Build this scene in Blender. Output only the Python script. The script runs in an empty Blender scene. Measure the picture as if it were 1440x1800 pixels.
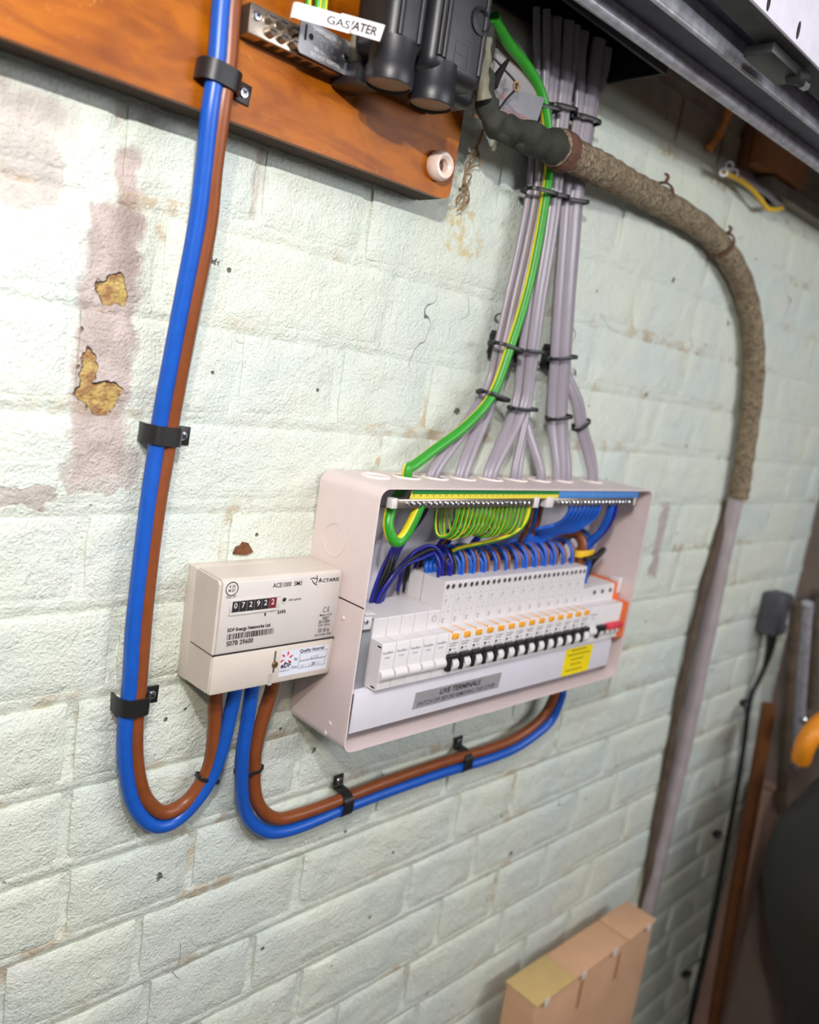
import bpy, bmesh, math, random
from mathutils import Vector, Matrix, Euler, noise
random.seed(7)
S = bpy.context.scene
COL = S.collection
# ------------------------------------------------------------------ camera
# all lengths below are millimetres; the wall face is y = 0, x runs right along it, z is up
CP = Vector((-450.54, -564.74, 334.82)); CE = (1.39879844, -0.146848452, -0.763999829); FPX = 1426.84
cd = bpy.data.cameras.new('camera'); cam = bpy.data.objects.new('camera', cd); COL.objects.link(cam)
cam.location = CP * 0.001; cam.rotation_euler = CE
cd.sensor_fit = 'VERTICAL'; cd.sensor_height = 45.0; cd.lens = FPX / 1800 * 45.0
cd.clip_start = 0.02; cd.clip_end = 30
cd.dof.use_dof = True; cd.dof.focus_distance = 0.66; cd.dof.aperture_fstop = 5.2
S.camera = cam
RC = Euler(CE, 'XYZ').to_matrix()
def at(px, py, y=0.0):
    d = RC @ Vector(((px - 720) / FPX, -(py - 900) / FPX, -1.0))
    return CP + d * ((y - CP.y) / d.y)
# ------------------------------------------------------------------ light
def lin(c):
    c = c / 255.0
    return c / 12.92 if c <= 0.04045 else ((c + 0.055) / 1.055) ** 2.4
def rgb(r, g, b): return (lin(r), lin(g), lin(b), 1.0)
W = bpy.data.worlds.new('world'); S.world = W; W.use_nodes = True
W.node_tree.nodes['Background'].inputs[0].default_value = (1.0, 0.97, 0.93, 1)
W.node_tree.nodes['Background'].inputs[1].default_value = 0.13
def lamp(name, loc, power, col, radius):
    l = bpy.data.lights.new(name, 'POINT'); l.energy = power; l.color = col; l.shadow_soft_size = radius
    o = bpy.data.objects.new(name, l); COL.objects.link(o); o.location = Vector(loc) * 0.001; return o
lamp('head_torch', (-420, -540, 628), 10.8, (0.96, 0.98, 1.0), 0.006)
lamp('work_lamp', (-700, -740, 690), 12, (1.0, 0.87, 0.64), 0.008)
al = bpy.data.lights.new('room_fill_light', 'AREA'); al.energy = 24; al.shape = 'RECTANGLE'; al.size = 1.5; al.size_y = 0.4; al.color = (0.95, 0.97, 1.0)  # unseen soft fill, added to brighten the far right of the wall
ao = bpy.data.objects.new('room_fill_light', al); COL.objects.link(ao); ao.location = (1.0, -1.4, 0.70)
ao.rotation_euler = (Vector((1.0, -1.4, 0.70)) - Vector((0.95, 0, -0.1))).to_track_quat('Z', 'Y').to_euler()
S.view_settings.view_transform = 'Standard'; S.view_settings.look = 'None'
S.view_settings.exposure = 0.16; S.view_settings.gamma = 1.0; S.view_settings.use_curve_mapping = False
# ------------------------------------------------------------------ materials
MATS = {}
def mat(name, col, rough=0.5, metal=0.0, var=0.06, vscale=60, bump=0.0, bscale=400, coat=0.0, spec=0.5):
    if name in MATS: return MATS[name]
    m = bpy.data.materials.new(name); m.use_nodes = True; nt = m.node_tree; b = nt.nodes['Principled BSDF']
    b.inputs['Roughness'].default_value = rough; b.inputs['Metallic'].default_value = metal
    b.inputs['Coat Weight'].default_value = coat; b.inputs['Specular IOR Level'].default_value = spec
    tc = nt.nodes.new('ShaderNodeNewGeometry')
    n = nt.nodes.new('ShaderNodeTexNoise'); n.inputs['Scale'].default_value = vscale; n.inputs['Detail'].default_value = 4
    nt.links.new(tc.outputs['Position'], n.inputs['Vector'])
    r = nt.nodes.new('ShaderNodeValToRGB')
    r.color_ramp.elements[0].position = 0.3; r.color_ramp.elements[1].position = 0.7
    r.color_ramp.elements[0].color = tuple(c * (1 - var) for c in col[:3]) + (1,)
    r.color_ramp.elements[1].color = tuple(min(1, c * (1 + var)) for c in col[:3]) + (1,)
    nt.links.new(n.outputs['Fac'], r.inputs['Fac']); nt.links.new(r.outputs['Color'], b.inputs['Base Color'])
    if bump:
        n2 = nt.nodes.new('ShaderNodeTexNoise'); n2.inputs['Scale'].default_value = bscale; n2.inputs['Detail'].default_value = 3
        nt.links.new(tc.outputs['Position'], n2.inputs['Vector'])
        bp = nt.nodes.new('ShaderNodeBump'); bp.inputs['Strength'].default_value = bump; bp.inputs['Distance'].default_value = 0.001
        nt.links.new(n2.outputs['Fac'], bp.inputs['Height']); nt.links.new(bp.outputs['Normal'], b.inputs['Normal'])
    MATS[name] = m; return m

class N:   # tiny node helper
    def __init__(s, m): s.m = m; m.use_nodes = True; s.t = m.node_tree; s.b = s.t.nodes['Principled BSDF']; s.pos = s.new('NewGeometry').outputs['Position']
    def new(s, k): return s.t.nodes.new('ShaderNode' + k)
    def put(s, sock, v):
        if hasattr(v, 'is_linked') or isinstance(v, bpy.types.NodeSocket): s.t.links.new(v, sock)
        else: sock.default_value = v
    def math(s, op, a, b=0.0, c=0.0):
        n = s.new('Math'); n.operation = op
        for i, v in enumerate((a, b, c)): s.put(n.inputs[i], v)
        return n.outputs[0]
    def noise(s, scale, detail=3, vec=None, rough=0.5, dist=0.0):
        n = s.new('TexNoise'); n.inputs['Scale'].default_value = scale; n.inputs['Detail'].default_value = detail
        n.inputs['Roughness'].default_value = rough; n.inputs['Distortion'].default_value = dist
        s.t.links.new(vec if vec is not None else s.pos, n.inputs['Vector']); return n.outputs['Fac']
    def ramp(s, f, a, b):     # smooth 0..1 between a and b
        n = s.new('MapRange'); n.interpolation_type = 'SMOOTHSTEP'; s.put(n.inputs[0], f)
        n.inputs[1].default_value = a; n.inputs[2].default_value = b; return n.outputs[0]
    def mix(s, f, a, b):
        n = s.new('Mix'); n.data_type = 'RGBA'; s.put(n.inputs[0], f); s.put(n.inputs[6], a); s.put(n.inputs[7], b); return n.outputs[2]
    def xyz(s):
        n = s.new('SeparateXYZ'); s.t.links.new(s.pos, n.inputs[0]); return n.outputs

def wall_paint(name, mortar=False):
    m = bpy.data.materials.new(name); k = N(m); x, y, z = k.xyz()
    wob = k.math('MULTIPLY', k.math('SUBTRACT', k.noise(60, 3), 0.5), 0.022)
    xx = k.math('ADD', x, wob); wob2 = k.math('MULTIPLY', k.math('SUBTRACT', k.noise(47, 3), 0.5), 0.03)
    zz = k.math('ADD', z, wob2)
    def box(x0, x1, z0, z1, s=0.004):
        a = k.math('MULTIPLY', k.ramp(xx, x0 - s, x0 + s), k.ramp(xx, x1 + s, x1 - s))
        b = k.math('MULTIPLY', k.ramp(zz, z0 - s, z0 + s), k.ramp(zz, z1 + s, z1 - s))
        return k.math('MULTIPLY', a, b)
    def ell(cx, cz, rx, rz):
        a = k.math('DIVIDE', k.math('SUBTRACT', xx, cx), rx); b = k.math('DIVIDE', k.math('SUBTRACT', zz, cz), rz)
        d = k.math('ADD', k.math('MULTIPLY', a, a), k.math('MULTIPLY', b, b)); return k.ramp(d, 1.15, 0.85)
    c = k.mix(k.ramp(k.noise(7, 4), 0.35, 0.65), rgb(219, 225, 211), rgb(210, 220, 213))
    c = k.mix(k.math('MULTIPLY', k.ramp(k.noise(16, 5), 0.52, 0.72), 0.35), c, rgb(220, 218, 214))
    c = k.mix(k.math('MULTIPLY', k.ramp(k.noise(90, 4), 0.6, 0.75), 0.25), c, rgb(196, 200, 186))
    # bare strip of old lilac paint where a conduit was taken off, with rubbed patches
    pink = k.math('MAXIMUM', box(-0.224, -0.183, 0.225, 0.412), box(-0.206, -0.188, 0.40, 0.452))
    pink = k.math('MAXIMUM', pink, k.math('MULTIPLY', box(-0.42, -0.236, 0.445, 0.472, 0.01), 0.8))
    pink = k.math('MAXIMUM', pink, k.math('MULTIPLY', ell(-0.268, 0.424, 0.03, 0.028), 0.7))
    pink = k.math('MAXIMUM', pink, k.math('MULTIPLY', ell(-0.262, 0.213, 0.032, 0.009), 0.8))
    pink = k.math('MAXIMUM', pink, k.math('MULTIPLY', ell(-0.2, 0.235, 0.03, 0.022), 0.7))
    pink = k.math('MAXIMUM', pink, k.math('MULTIPLY', box(-0.099, -0.091, 0.43, 0.485), 0.7))
    pink = k.math('MAXIMUM', pink, k.math('MULTIPLY', box(0.628, 0.652, 0.09, 0.2), 0.9))
    pcol = k.mix(k.ramp(k.noise(45, 4), 0.4, 0.6), rgb(192, 178, 173), rgb(174, 162, 155))
    dk = k.math('MULTIPLY', box(-0.205, -0.186, 0.362, 0.42, 0.008), 0.6)
    pcol = k.mix(dk, pcol, rgb(140, 122, 112))
    c = k.mix(pink, c, pcol)
    ye = k.math('MAXIMUM', ell(-0.2025, 0.359, 0.0095, 0.0105), k.math('MAXIMUM', ell(-0.206, 0.286, 0.0155, 0.010), ell(-0.215, 0.302, 0.005, 0.015)))
    c = k.mix(ye, c, k.mix(k.ramp(k.noise(120, 3), 0.4, 0.6), rgb(186, 160, 92), rgb(150, 110, 70)))
    # rust and damp stains near the board's end
    st = k.math('MULTIPLY', ell(0.135, 0.47, 0.03, 0.028), k.ramp(k.noise(80, 4), 0.45, 0.65))
    c = k.mix(k.math('MULTIPLY', st, 0.75), c, rgb(204, 184, 128))
    # shade under the track, painted in as a browner tint on the upper wall
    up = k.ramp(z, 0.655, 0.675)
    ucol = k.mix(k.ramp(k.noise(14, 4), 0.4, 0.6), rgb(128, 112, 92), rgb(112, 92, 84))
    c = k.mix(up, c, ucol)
    if mortar:
        s1 = k.math('MULTIPLY', k.ramp(k.noise(9, 3), 0.5, 0.64), k.ramp(k.noise(55, 4), 0.42, 0.6))
        c = k.mix(k.math('MULTIPLY', s1, 0.6), c, rgb(178, 146, 104))
    # pinholes and fine hairline cracks in the paint
    v = k.new('TexVoronoi'); v.inputs['Scale'].default_value = 38; k.t.links.new(k.pos, v.inputs['Vector'])
    pin = k.math('MULTIPLY', k.ramp(v.outputs['Distance'], 0.085, 0.05), k.ramp(k.noise(23, 2), 0.52, 0.58))
    ck = k.math('ABSOLUTE', k.math('SUBTRACT', k.noise(9, 2.5, None, 0.5, 0.3), 0.5))
    ck = k.math('MULTIPLY', k.ramp(ck, 0.0022, 0.0008), k.ramp(k.noise(6.5, 2), 0.63, 0.67))
    v2 = k.new('TexVoronoi'); v2.inputs['Scale'].default_value = 13; k.t.links.new(k.pos, v2.inputs['Vector'])
    chip = k.math('ADD', v2.outputs['Distance'], k.math('MULTIPLY', k.math('SUBTRACT', k.noise(240, 3), 0.5), 0.16))
    chip = k.math('MULTIPLY', k.ramp(chip, 0.05, 0.035), k.ramp(k.noise(8, 2), 0.48, 0.54))
    dark = k.math('MAXIMUM', k.math('MAXIMUM', pin, chip), ck)
    c = k.mix(k.math('MULTIPLY', dark, 0.85), c, rgb(70, 64, 54))
    k.t.links.new(c, k.b.inputs['Base Color'])
    k.b.inputs['Roughness'].default_value = 0.5
    h = k.math('MULTIPLY', k.noise(380, 3, None, 0.65), 0.5)
    h = k.math('ADD', h, k.math('MULTIPLY', k.noise(95, 4, None, 0.6), 0.8))
    h = k.math('ADD', h, k.math('MULTIPLY', k.noise(30, 4, None, 0.5), 2.0))
    h = k.math('SUBTRACT', h, k.math('MULTIPLY', dark, 1.3)); h = k.math('SUBTRACT', h, k.math('MULTIPLY', ye, 1.6))
    h = k.math('SUBTRACT', h, k.math('MULTIPLY', pink, 0.25))
    bp = k.new('Bump'); bp.inputs['Strength'].default_value = 1.0; bp.inputs['Distance'].default_value = 0.0025
    k.t.links.new(h, bp.inputs['Height']); k.t.links.new(bp.outputs['Normal'], k.b.inputs['Normal'])
    return m
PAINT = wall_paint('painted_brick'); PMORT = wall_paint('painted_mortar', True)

def varnished():
    m = bpy.data.materials.new('varnished_ply'); k = N(m); x, y, z = k.xyz()
    mp = k.new('Mapping'); mp.inputs['Scale'].default_value = (6, 6, 22); k.t.links.new(k.pos, mp.inputs['Vector'])
    g = k.noise(2.4, 5, mp.outputs[0], 0.6, 0.8)
    c = k.mix(k.ramp(g, 0.35, 0.65), rgb(134, 68, 3), rgb(166, 92, 4))
    c = k.mix(k.math('MULTIPLY', k.ramp(k.noise(14, 4), 0.5, 0.75), 0.7), c, rgb(98, 42, 4))
    sc = k.math('MULTIPLY', k.ramp(k.noise(170, 3, None, 0.7, 1.5), 0.66, 0.72), k.ramp(k.noise(12, 2), 0.5, 0.6))
    c = k.mix(k.math('MULTIPLY', sc, 0.6), c, rgb(208, 160, 96))
    k.t.links.new(c, k.b.inputs['Base Color']); k.b.inputs['Roughness'].default_value = 0.38; k.b.inputs['Specular IOR Level'].default_value = 0.3
    bp = k.new('Bump'); bp.inputs['Strength'].default_value = 0.15; bp.inputs['Distance'].default_value = 0.001
    k.t.links.new(k.noise(90, 3), bp.inputs['Height']); k.t.links.new(bp.outputs['Normal'], k.b.inputs['Normal'])
    return m
def jute():
    m = bpy.data.materials.new('jute_wrap'); k = N(m)
    c = k.mix(k.ramp(k.noise(220, 4, None, 0.6, 1.2), 0.38, 0.62), rgb(92, 78, 62), rgb(158, 142, 116))
    c = k.mix(k.math('MULTIPLY', k.ramp(k.noise(18, 3), 0.5, 0.7), 0.5), c, rgb(112, 92, 72))
    k.t.links.new(c, k.b.inputs['Base Color']); k.b.inputs['Roughness'].default_value = 0.9
    bp = k.new('Bump'); bp.inputs['Strength'].default_value = 0.9; bp.inputs['Distance'].default_value = 0.0015
    k.t.links.new(k.noise(260, 4, None, 0.7, 1.0), bp.inputs['Height']); k.t.links.new(bp.outputs['Normal'], k.b.inputs['Normal'])
    return m
VARN = varnished(); JUTE = jute()
ENC = mat('powder_coat', rgb(220, 204, 202), 0.38, var=0.02)
ENCI = mat('powder_coat_inside', rgb(214, 212, 222), 0.45, var=0.02)
MOD = mat('module_plastic', rgb(216, 212, 213), 0.4, var=0.015)
MODG = mat('module_grey', rgb(206, 204, 206), 0.4, var=0.02)
MET = mat('meter_plastic', rgb(206, 196, 186), 0.42, var=0.05, vscale=25, bump=0.08)
METF = mat('meter_front', rgb(206, 200, 196), 0.35, var=0.03, vscale=25)
BLK = mat('black_plastic', rgb(26, 25, 27), 0.42, var=0.1)
BLKG = mat('black_bakelite', rgb(28, 28, 33), 0.42, var=0.25, vscale=40, bump=0.1, bscale=120)
INK = mat('ink_black', rgb(30, 28, 32), 0.6)
INKG = mat('ink_grey', rgb(120, 118, 126), 0.6)
INKN = mat('ink_navy', rgb(28, 34, 84), 0.6); INKR = mat('ink_red', rgb(206, 74, 62), 0.6)
WHT = mat('white_label', rgb(236, 234, 238), 0.45, var=0.01)
BLUE = mat('blue_sheath', rgb(18, 82, 178), 0.36, var=0.08, vscale=90)
BLUE2 = mat('blue_wire', rgb(28, 92, 196), 0.33, var=0.05); NAVY = mat('dark_blue_wire', rgb(22, 26, 138), 0.33, var=0.05)
BRN = mat('brown_sheath', rgb(126, 66, 30), 0.38, var=0.1, vscale=90); BRN2 = mat('brown_wire', rgb(130, 76, 50), 0.38)
GRN = mat('earth_green', rgb(48, 148, 40), 0.38); YEL = mat('earth_yellow', rgb(226, 208, 40), 0.38)
GREY = mat('grey_sheath', rgb(150, 142, 152), 0.3, var=0.05, vscale=30)
STEEL = mat('galvanised', rgb(186, 186, 196), 0.36, 0.45, var=0.25, vscale=90, bump=0.1)
CHROME = mat('bright_screw', rgb(200, 204, 212), 0.22, 1.0)
NICK = mat('nickel_brass', rgb(176, 164, 150), 0.3, 0.9, var=0.12)
TAGM = mat('alloy_tag', rgb(172, 172, 178), 0.4, 0.75, var=0.06)
ORG = mat('orange_button', rgb(238, 166, 40), 0.4); ORGS = mat('orange_side', rgb(230, 110, 52), 0.4); RED = mat('red_toggle', rgb(214, 62, 76), 0.4)
YLAB = mat('yellow_label', rgb(238, 214, 10), 0.45, var=0.02); GLAB = mat('grey_label', rgb(160, 160, 164), 0.4, 0.2)
GSTR = mat('green_strip', rgb(28, 124, 54), 0.4, var=0.02); BSTR = mat('blue_strip', rgb(72, 132, 200), 0.4, var=0.02); YSTR = mat('yellow_strip', rgb(226, 212, 70), 0.4, var=0.02)
DARKW = mat('dark_panel', rgb(38, 38, 46), 0.55, var=0.2); PORC = mat('porcelain', rgb(226, 204, 192), 0.3, var=0.06)
TAPE = mat('pitch_tape', rgb(44, 45, 38), 0.8, var=0.4, vscale=70, bump=1.0, bscale=90); LEAD = mat('lead_sheath', rgb(120, 116, 98), 0.6, var=0.2, bump=0.3, bscale=100)
RUST = mat('rusty_iron', rgb(96, 62, 50), 0.8, var=0.3, vscale=120, bump=0.4); STRG = mat('twine', rgb(146, 118, 88), 0.9, var=0.25, vscale=200)
COPR = mat('copper', rgb(196, 130, 70), 0.35, 0.9); CARD = mat('cardboard', rgb(200, 158, 124), 0.8, var=0.08, vscale=14); CARDT = mat('cardboard_tape', rgb(198, 170, 112), 0.5, var=0.06)
WOODP = mat('brown_wood', rgb(104, 60, 26), 0.6, var=0.25, vscale=18); TIMB = mat('timber', rgb(150, 96, 56), 0.7, var=0.18, vscale=16)
PIPE = mat('painted_capping', rgb(160, 150, 152), 0.6, var=0.14, vscale=30, bump=0.4, bscale=90); OLDB = mat('old_brown_cable', rgb(84, 70, 58), 0.8, var=0.3, vscale=40)
WSTL = mat('white_steel', rgb(226, 222, 236), 0.4, var=0.04); PLAS = mat('dingy_plaster', rgb(120, 104, 94), 0.85, var=0.2, vscale=6, bump=0.3, bscale=60)
CHG = mat('charger_grey', rgb(76, 76, 84), 0.5); CONC = mat('concrete', rgb(120, 116, 110), 0.9, var=0.15, vscale=12, bump=0.4, bscale=80)
FADED = mat('faded_red_ink', rgb(176, 112, 108), 0.6); BWOOD = mat('fuse_base', rgb(132, 96, 66), 0.5, var=0.15); DKRED = mat('counter_red', rgb(120, 34, 46), 0.4)
BAG = mat('black_sack', rgb(36, 35, 33), 0.5, var=0.2, vscale=10); YCAB = mat('yellow_core', rgb(220, 176, 50), 0.45); PNK = mat('pinkish_board', rgb(146, 116, 102), 0.8, var=0.12, vscale=8)
ORGH = mat('orange_handle', rgb(236, 146, 30), 0.45); CHALK = mat('chipped_brick', rgb(104, 66, 36), 0.9, var=0.35, vscale=160, bump=0.8)

# ------------------------------------------------------------------ mesh helpers
ROOT = {}
def org(o):
    return ROOT.get(o.name, Vector((0, 0, 0))) if o else Vector((0, 0, 0))
class G:
    def __init__(s): s.v = []; s.f = []; s.m = []
    def add(s, vs, fs, mi=0):
        b = len(s.v); s.v += [Vector(v) for v in vs]
        for f in fs: s.f.append([b + i for i in f]); s.m.append(mi)
        return s
    def box(s, x0, x1, y0, y1, z0, z1, bev=0.0, mi=0, seg=2):
        bm = bmesh.new(); bmesh.ops.create_cube(bm, size=1)
        for v in bm.verts: v.co = Vector(((x0 + x1) / 2 + v.co.x * (x1 - x0), (y0 + y1) / 2 + v.co.y * (y1 - y0), (z0 + z1) / 2 + v.co.z * (z1 - z0)))
        if bev: bmesh.ops.bevel(bm, geom=bm.edges[:], offset=bev, segments=seg, affect='EDGES', profile=0.5)
        return s.bm(bm, mi)
    def bm(s, bm, mi=0, M=None):
        bm.verts.index_update()
        vs = [(M @ v.co) if M else v.co.copy() for v in bm.verts]; fs = [[v.index for v in f.verts] for f in bm.faces]
        bm.free(); return s.add(vs, fs, mi)
    def obox(s, c, ax, ay, az, hx, hy, hz, bev=0.0, mi=0):     # oriented box: centre, unit axes, half sizes
        bm = bmesh.new(); bmesh.ops.create_cube(bm, size=2)
        for v in bm.verts: v.co = Vector((v.co.x * hx, v.co.y * hy, v.co.z * hz))
        if bev: bmesh.ops.bevel(bm, geom=bm.edges[:], offset=bev, segments=2, affect='EDGES', profile=0.5)
        M = Matrix((ax, ay, az)).transposed().to_4x4(); M.translation = Vector(c)
        return s.bm(bm, mi, M)
    def prism(s, poly, axis, a, b, mi=0):   # polygon extruded along axis 'x','y','z' between a and b
        def P(u, v, t): return {'x': (t, u, v), 'y': (u, t, v), 'z': (u, v, t)}[axis]
        n = len(poly); vs = [P(u, v, a) for u, v in poly] + [P(u, v, b) for u, v in poly]
        fs = [list(range(n))[::-1], [n + i for i in range(n)]] + [[i, (i + 1) % n, n + (i + 1) % n, n + i] for i in range(n)]
        bm = bmesh.new(); bv = [bm.verts.new(v) for v in vs]
        for f in fs: bm.faces.new([bv[i] for i in f])
        bmesh.ops.recalc_face_normals(bm, faces=bm.faces[:]); return s.bm(bm, mi)
    def cyl(s, p0, p1, r0, r1=None, n=16, mi=0, caps=True):
        r1 = r0 if r1 is None else r1; p0 = Vector(p0); p1 = Vector(p1); d = (p1 - p0).normalized()
        u = d.orthogonal().normalized(); w = d.cross(u); vs = []
        for p, r in ((p0, r0), (p1, r1)):
            vs += [p + (u * math.cos(2 * math.pi * i / n) + w * math.sin(2 * math.pi * i / n)) * r for i in range(n)]
        fs = [[i, (i + 1) % n, n + (i + 1) % n, n + i] for i in range(n)]
        if caps: fs += [list(range(n))[::-1], list(range(n, 2 * n))]
        return s.add(vs, fs, mi)
    def lathe(s, prof, c, d, n=24, mi=0):    # profile of (r, h) along direction d from c
        c = Vector(c); d = Vector(d).normalized(); u = d.orthogonal().normalized(); w = d.cross(u); vs = []; k = len(prof)
        for r, h in prof:
            vs += [c + d * h + (u * math.cos(2 * math.pi * i / n) + w * math.sin(2 * math.pi * i / n)) * max(r, 1e-4) for i in range(n)]
        fs = [[j * n + i, j * n + (i + 1) % n, (j + 1) * n + (i + 1) % n, (j + 1) * n + i] for j in range(k - 1) for i in range(n)]
        return s.add(vs, fs, mi)
    def tube(s, pts, r, n=12, ry=None, wide=(1, 0, 0), res=6, mis=None, twist=0.0, closed=False, rf=None, square=False):
        P = cat(pts, res, closed); m = len(P); ry = r if ry is None else ry; vs = []; wide = Vector(wide); prev = None
        for i in range(m):
            t = ((P[(i + 1) % m] - P[i - 1]) if closed else (P[min(i + 1, m - 1)] - P[max(i - 1, 0)])).normalized()
            if prev is None or ry != r: u = wide - t * wide.dot(t); u = (u if u.length > 1e-3 else t.orthogonal()).normalized()
            else: u = (prev - t * prev.dot(t)).normalized()
            prev = u; w = t.cross(u); k = rf(i / (m - 1)) if rf else 1.0
            for j in range(n):
                a = 2 * math.pi * (j + (0.5 if square else 0)) / n + twist * i / m; ca, sa = math.cos(a), math.sin(a)
                if square: ca = math.copysign(abs(ca) ** 0.35, ca); sa = math.copysign(abs(sa) ** 0.35, sa)
                vs.append(P[i] + (u * ca * r + w * sa * ry) * k)
        b = len(s.v); s.v += vs
        for i in range(m if closed else m - 1):
            for j in range(n):
                i2 = (i + 1) % m
                s.f.append([b + i * n + j, b + i * n + (j + 1) % n, b + i2 * n + (j + 1) % n, b + i2 * n + j]); s.m.append(mis(j, n) if mis else 0)
        if not closed:
            s.f.append([b + j for j in range(n)][::-1]); s.m.append(0); s.f.append([b + (m - 1) * n + j for j in range(n)]); s.m.append(0)
        return s
    def build(s, name, mats, parent=None, sharp=38, loc=None):
        o0 = Vector(loc) if loc is not None else org(parent)
        me = bpy.data.meshes.new(name); me.from_pydata([(v - o0) * 0.001 for v in s.v], [], s.f)
        mats = mats if isinstance(mats, (list, tuple)) else [mats]
        for m in mats: me.materials.append(m)
        me.polygons.foreach_set('material_index', s.m); me.polygons.foreach_set('use_smooth', [True] * len(s.f))
        me.update(); me.set_sharp_from_angle(angle=math.radians(sharp))
        return link(name, me, parent, o0)
def link(name, me, parent, o0):
    o = bpy.data.objects.new(name, me); COL.objects.link(o); ROOT[o.name] = Vector(o0)
    if parent: o.parent = parent
    else: o.location = Vector(o0) * 0.001
    return o
def cat(pts, res, closed=False):
    P = [Vector(p) for p in pts]; n = len(P)
    if n < 3: return P
    out = []
    for i in range(n if closed else n - 1):
        g = lambda k: P[k % n] if closed else P[max(0, min(n - 1, k))]
        a, b, c, d = g(i - 1), g(i), g(i + 1), g(i + 2)
        for j in range(res):
            t = j / res
            out.append(0.5 * ((2 * b) + (c - a) * t + (2 * a - 5 * b + 4 * c - d) * t * t + (3 * b - a - 3 * c + d) * t ** 3))
    if not closed: out.append(P[-1])
    return out
def tag(o, label, cat_, group=None, kind=None):
    if label: o['label'] = label
    if cat_: o['category'] = cat_
    if group: o['group'] = group
    if kind: o['kind'] = kind
    return o
def thing(name, label, cat_, loc=(0, 0, 0), group=None):
    o = bpy.data.objects.new(name, None); COL.objects.link(o); o.location = Vector(loc) * 0.001; o.empty_display_size = 0.02
    ROOT[o.name] = Vector(loc); return tag(o, label, cat_, group)
def solo(g, name, mats, label, cat_, loc=None, group=None, sharp=38):
    if loc is None: loc = g.v[0].copy()
    return tag(g.build(name, mats, None, sharp, loc), label, cat_, group)
TXT = {}
def text_mesh(s, bold, shear):
    key = (s, bold, shear)
    if key in TXT: return TXT[key]
    c = bpy.data.curves.new('txt', 'FONT'); c.body = s; c.size = 1.0; c.offset = bold; c.shear = shear; c.resolution_u = 3
    o = bpy.data.objects.new('txt', c); COL.objects.link(o); dg = bpy.context.evaluated_depsgraph_get()
    me = bpy.data.meshes.new_from_object(o.evaluated_get(dg)); vs = [v.co.copy() for v in me.vertices]; fs = [list(p.vertices) for p in me.polygons]
    bpy.data.objects.remove(o); bpy.data.curves.remove(c); bpy.data.meshes.remove(me)
    x0 = min(v.x for v in vs); x1 = max(v.x for v in vs); TXT[key] = (vs, fs, x0, x1); return TXT[key]
def put_text(g, s, p, cap, width=None, u=(1, 0, 0), w=(0, 0, 1), bold=0.0, shear=0.0, mi=0, center=False):
    vs, fs, x0, x1 = text_mesh(s, bold, shear); k = cap / 0.70; kx = (width / (x1 - x0)) if width else k
    u = Vector(u); w = Vector(w); p = Vector(p); off = (x1 - x0) * kx / 2 if center else 0
    g.add([p + u * ((v.x - x0) * kx - off) + w * (v.y * k) for v in vs], fs, mi); return g
X, Y, Z = Vector((1, 0, 0)), Vector((0, 1, 0)), Vector((0, 0, 1))
def screw(name, c, d, r, parent, m=None, slot='pozi'):
    d = Vector(d).normalized(); g = G(); g.lathe([(r, 0), (r, r * .25), (r * .8, r * .5), (0, r * .58)], c, d, 16)
    u = d.orthogonal().normalized(); w = d.cross(u); cc = Vector(c) + d * r * .56
    g.obox(cc, u, w, d, r * .55, r * .13, r * .06, mi=1)
    if slot == 'pozi': g.obox(cc, w, -u, d, r * .55, r * .13, r * .06, mi=1)
    return g.build(name, [m or CHROME, INK], parent)
# ================================================================== STRUCTURE
ZB = [57.5 + 72.6 * k for k in range(14)][::-1] + [-16, -87, -155, -226] + [-298 - 72.4 * k for k in range(13)]
KNOWN = {467: [-205, -94, 14], 393: [-170, 55], 325: [-226, -96, 7], 256: [67, -160], 190: [-209, -90], -42: [-204, 20], -116: [-88, 135], -185: [-132, 41, 277, 389], -255: [-118, -7, 211, 330], -326: [61, 278, 388, -60], -397: [235, 417], -457: [267], 451: [618], }
def rec(z): return 0.75 if z > 100 else (0.95 if z > 0 else 1.1)
XL, XR = -520, 1250
g = G(); xs = [XL + i * 15 for i in range(int((XR - XL) / 15) + 1)]; zs = []
for zb in ZB:
    zs += [(zb + 6, 0.6), (zb + 4.5, 0.4), (zb, 1.2), (zb - 3.5, 2.9), (zb - 6, 3.2), (zb - 20, 3.5), (zb - 52, 3.5)]
vs = []
for z, yy in zs:
    for x in xs:
        nz = noise.noise(Vector((x * .02, z * .02, 3))) * 0.9 + noise.noise(Vector((x * .09, z * .09, 7))) * 0.5
        vs.append((x, yy * rec(z) + 0.2 + nz * .8, z + noise.noise(Vector((x * .012, z * .3, 9))) * 1.6))
nx = len(xs); fs = [[j * nx + i, (j + 1) * nx + i, (j + 1) * nx + i + 1, j * nx + i + 1] for j in range(len(zs) - 1) for i in range(nx - 1)]
g.add(vs, fs); wall = g.build('wall_back', PMORT, None, 60, (0, 0, 0)); tag(wall, 'pale mint painted brick garage wall behind everything', None, None, 'structure')
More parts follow.
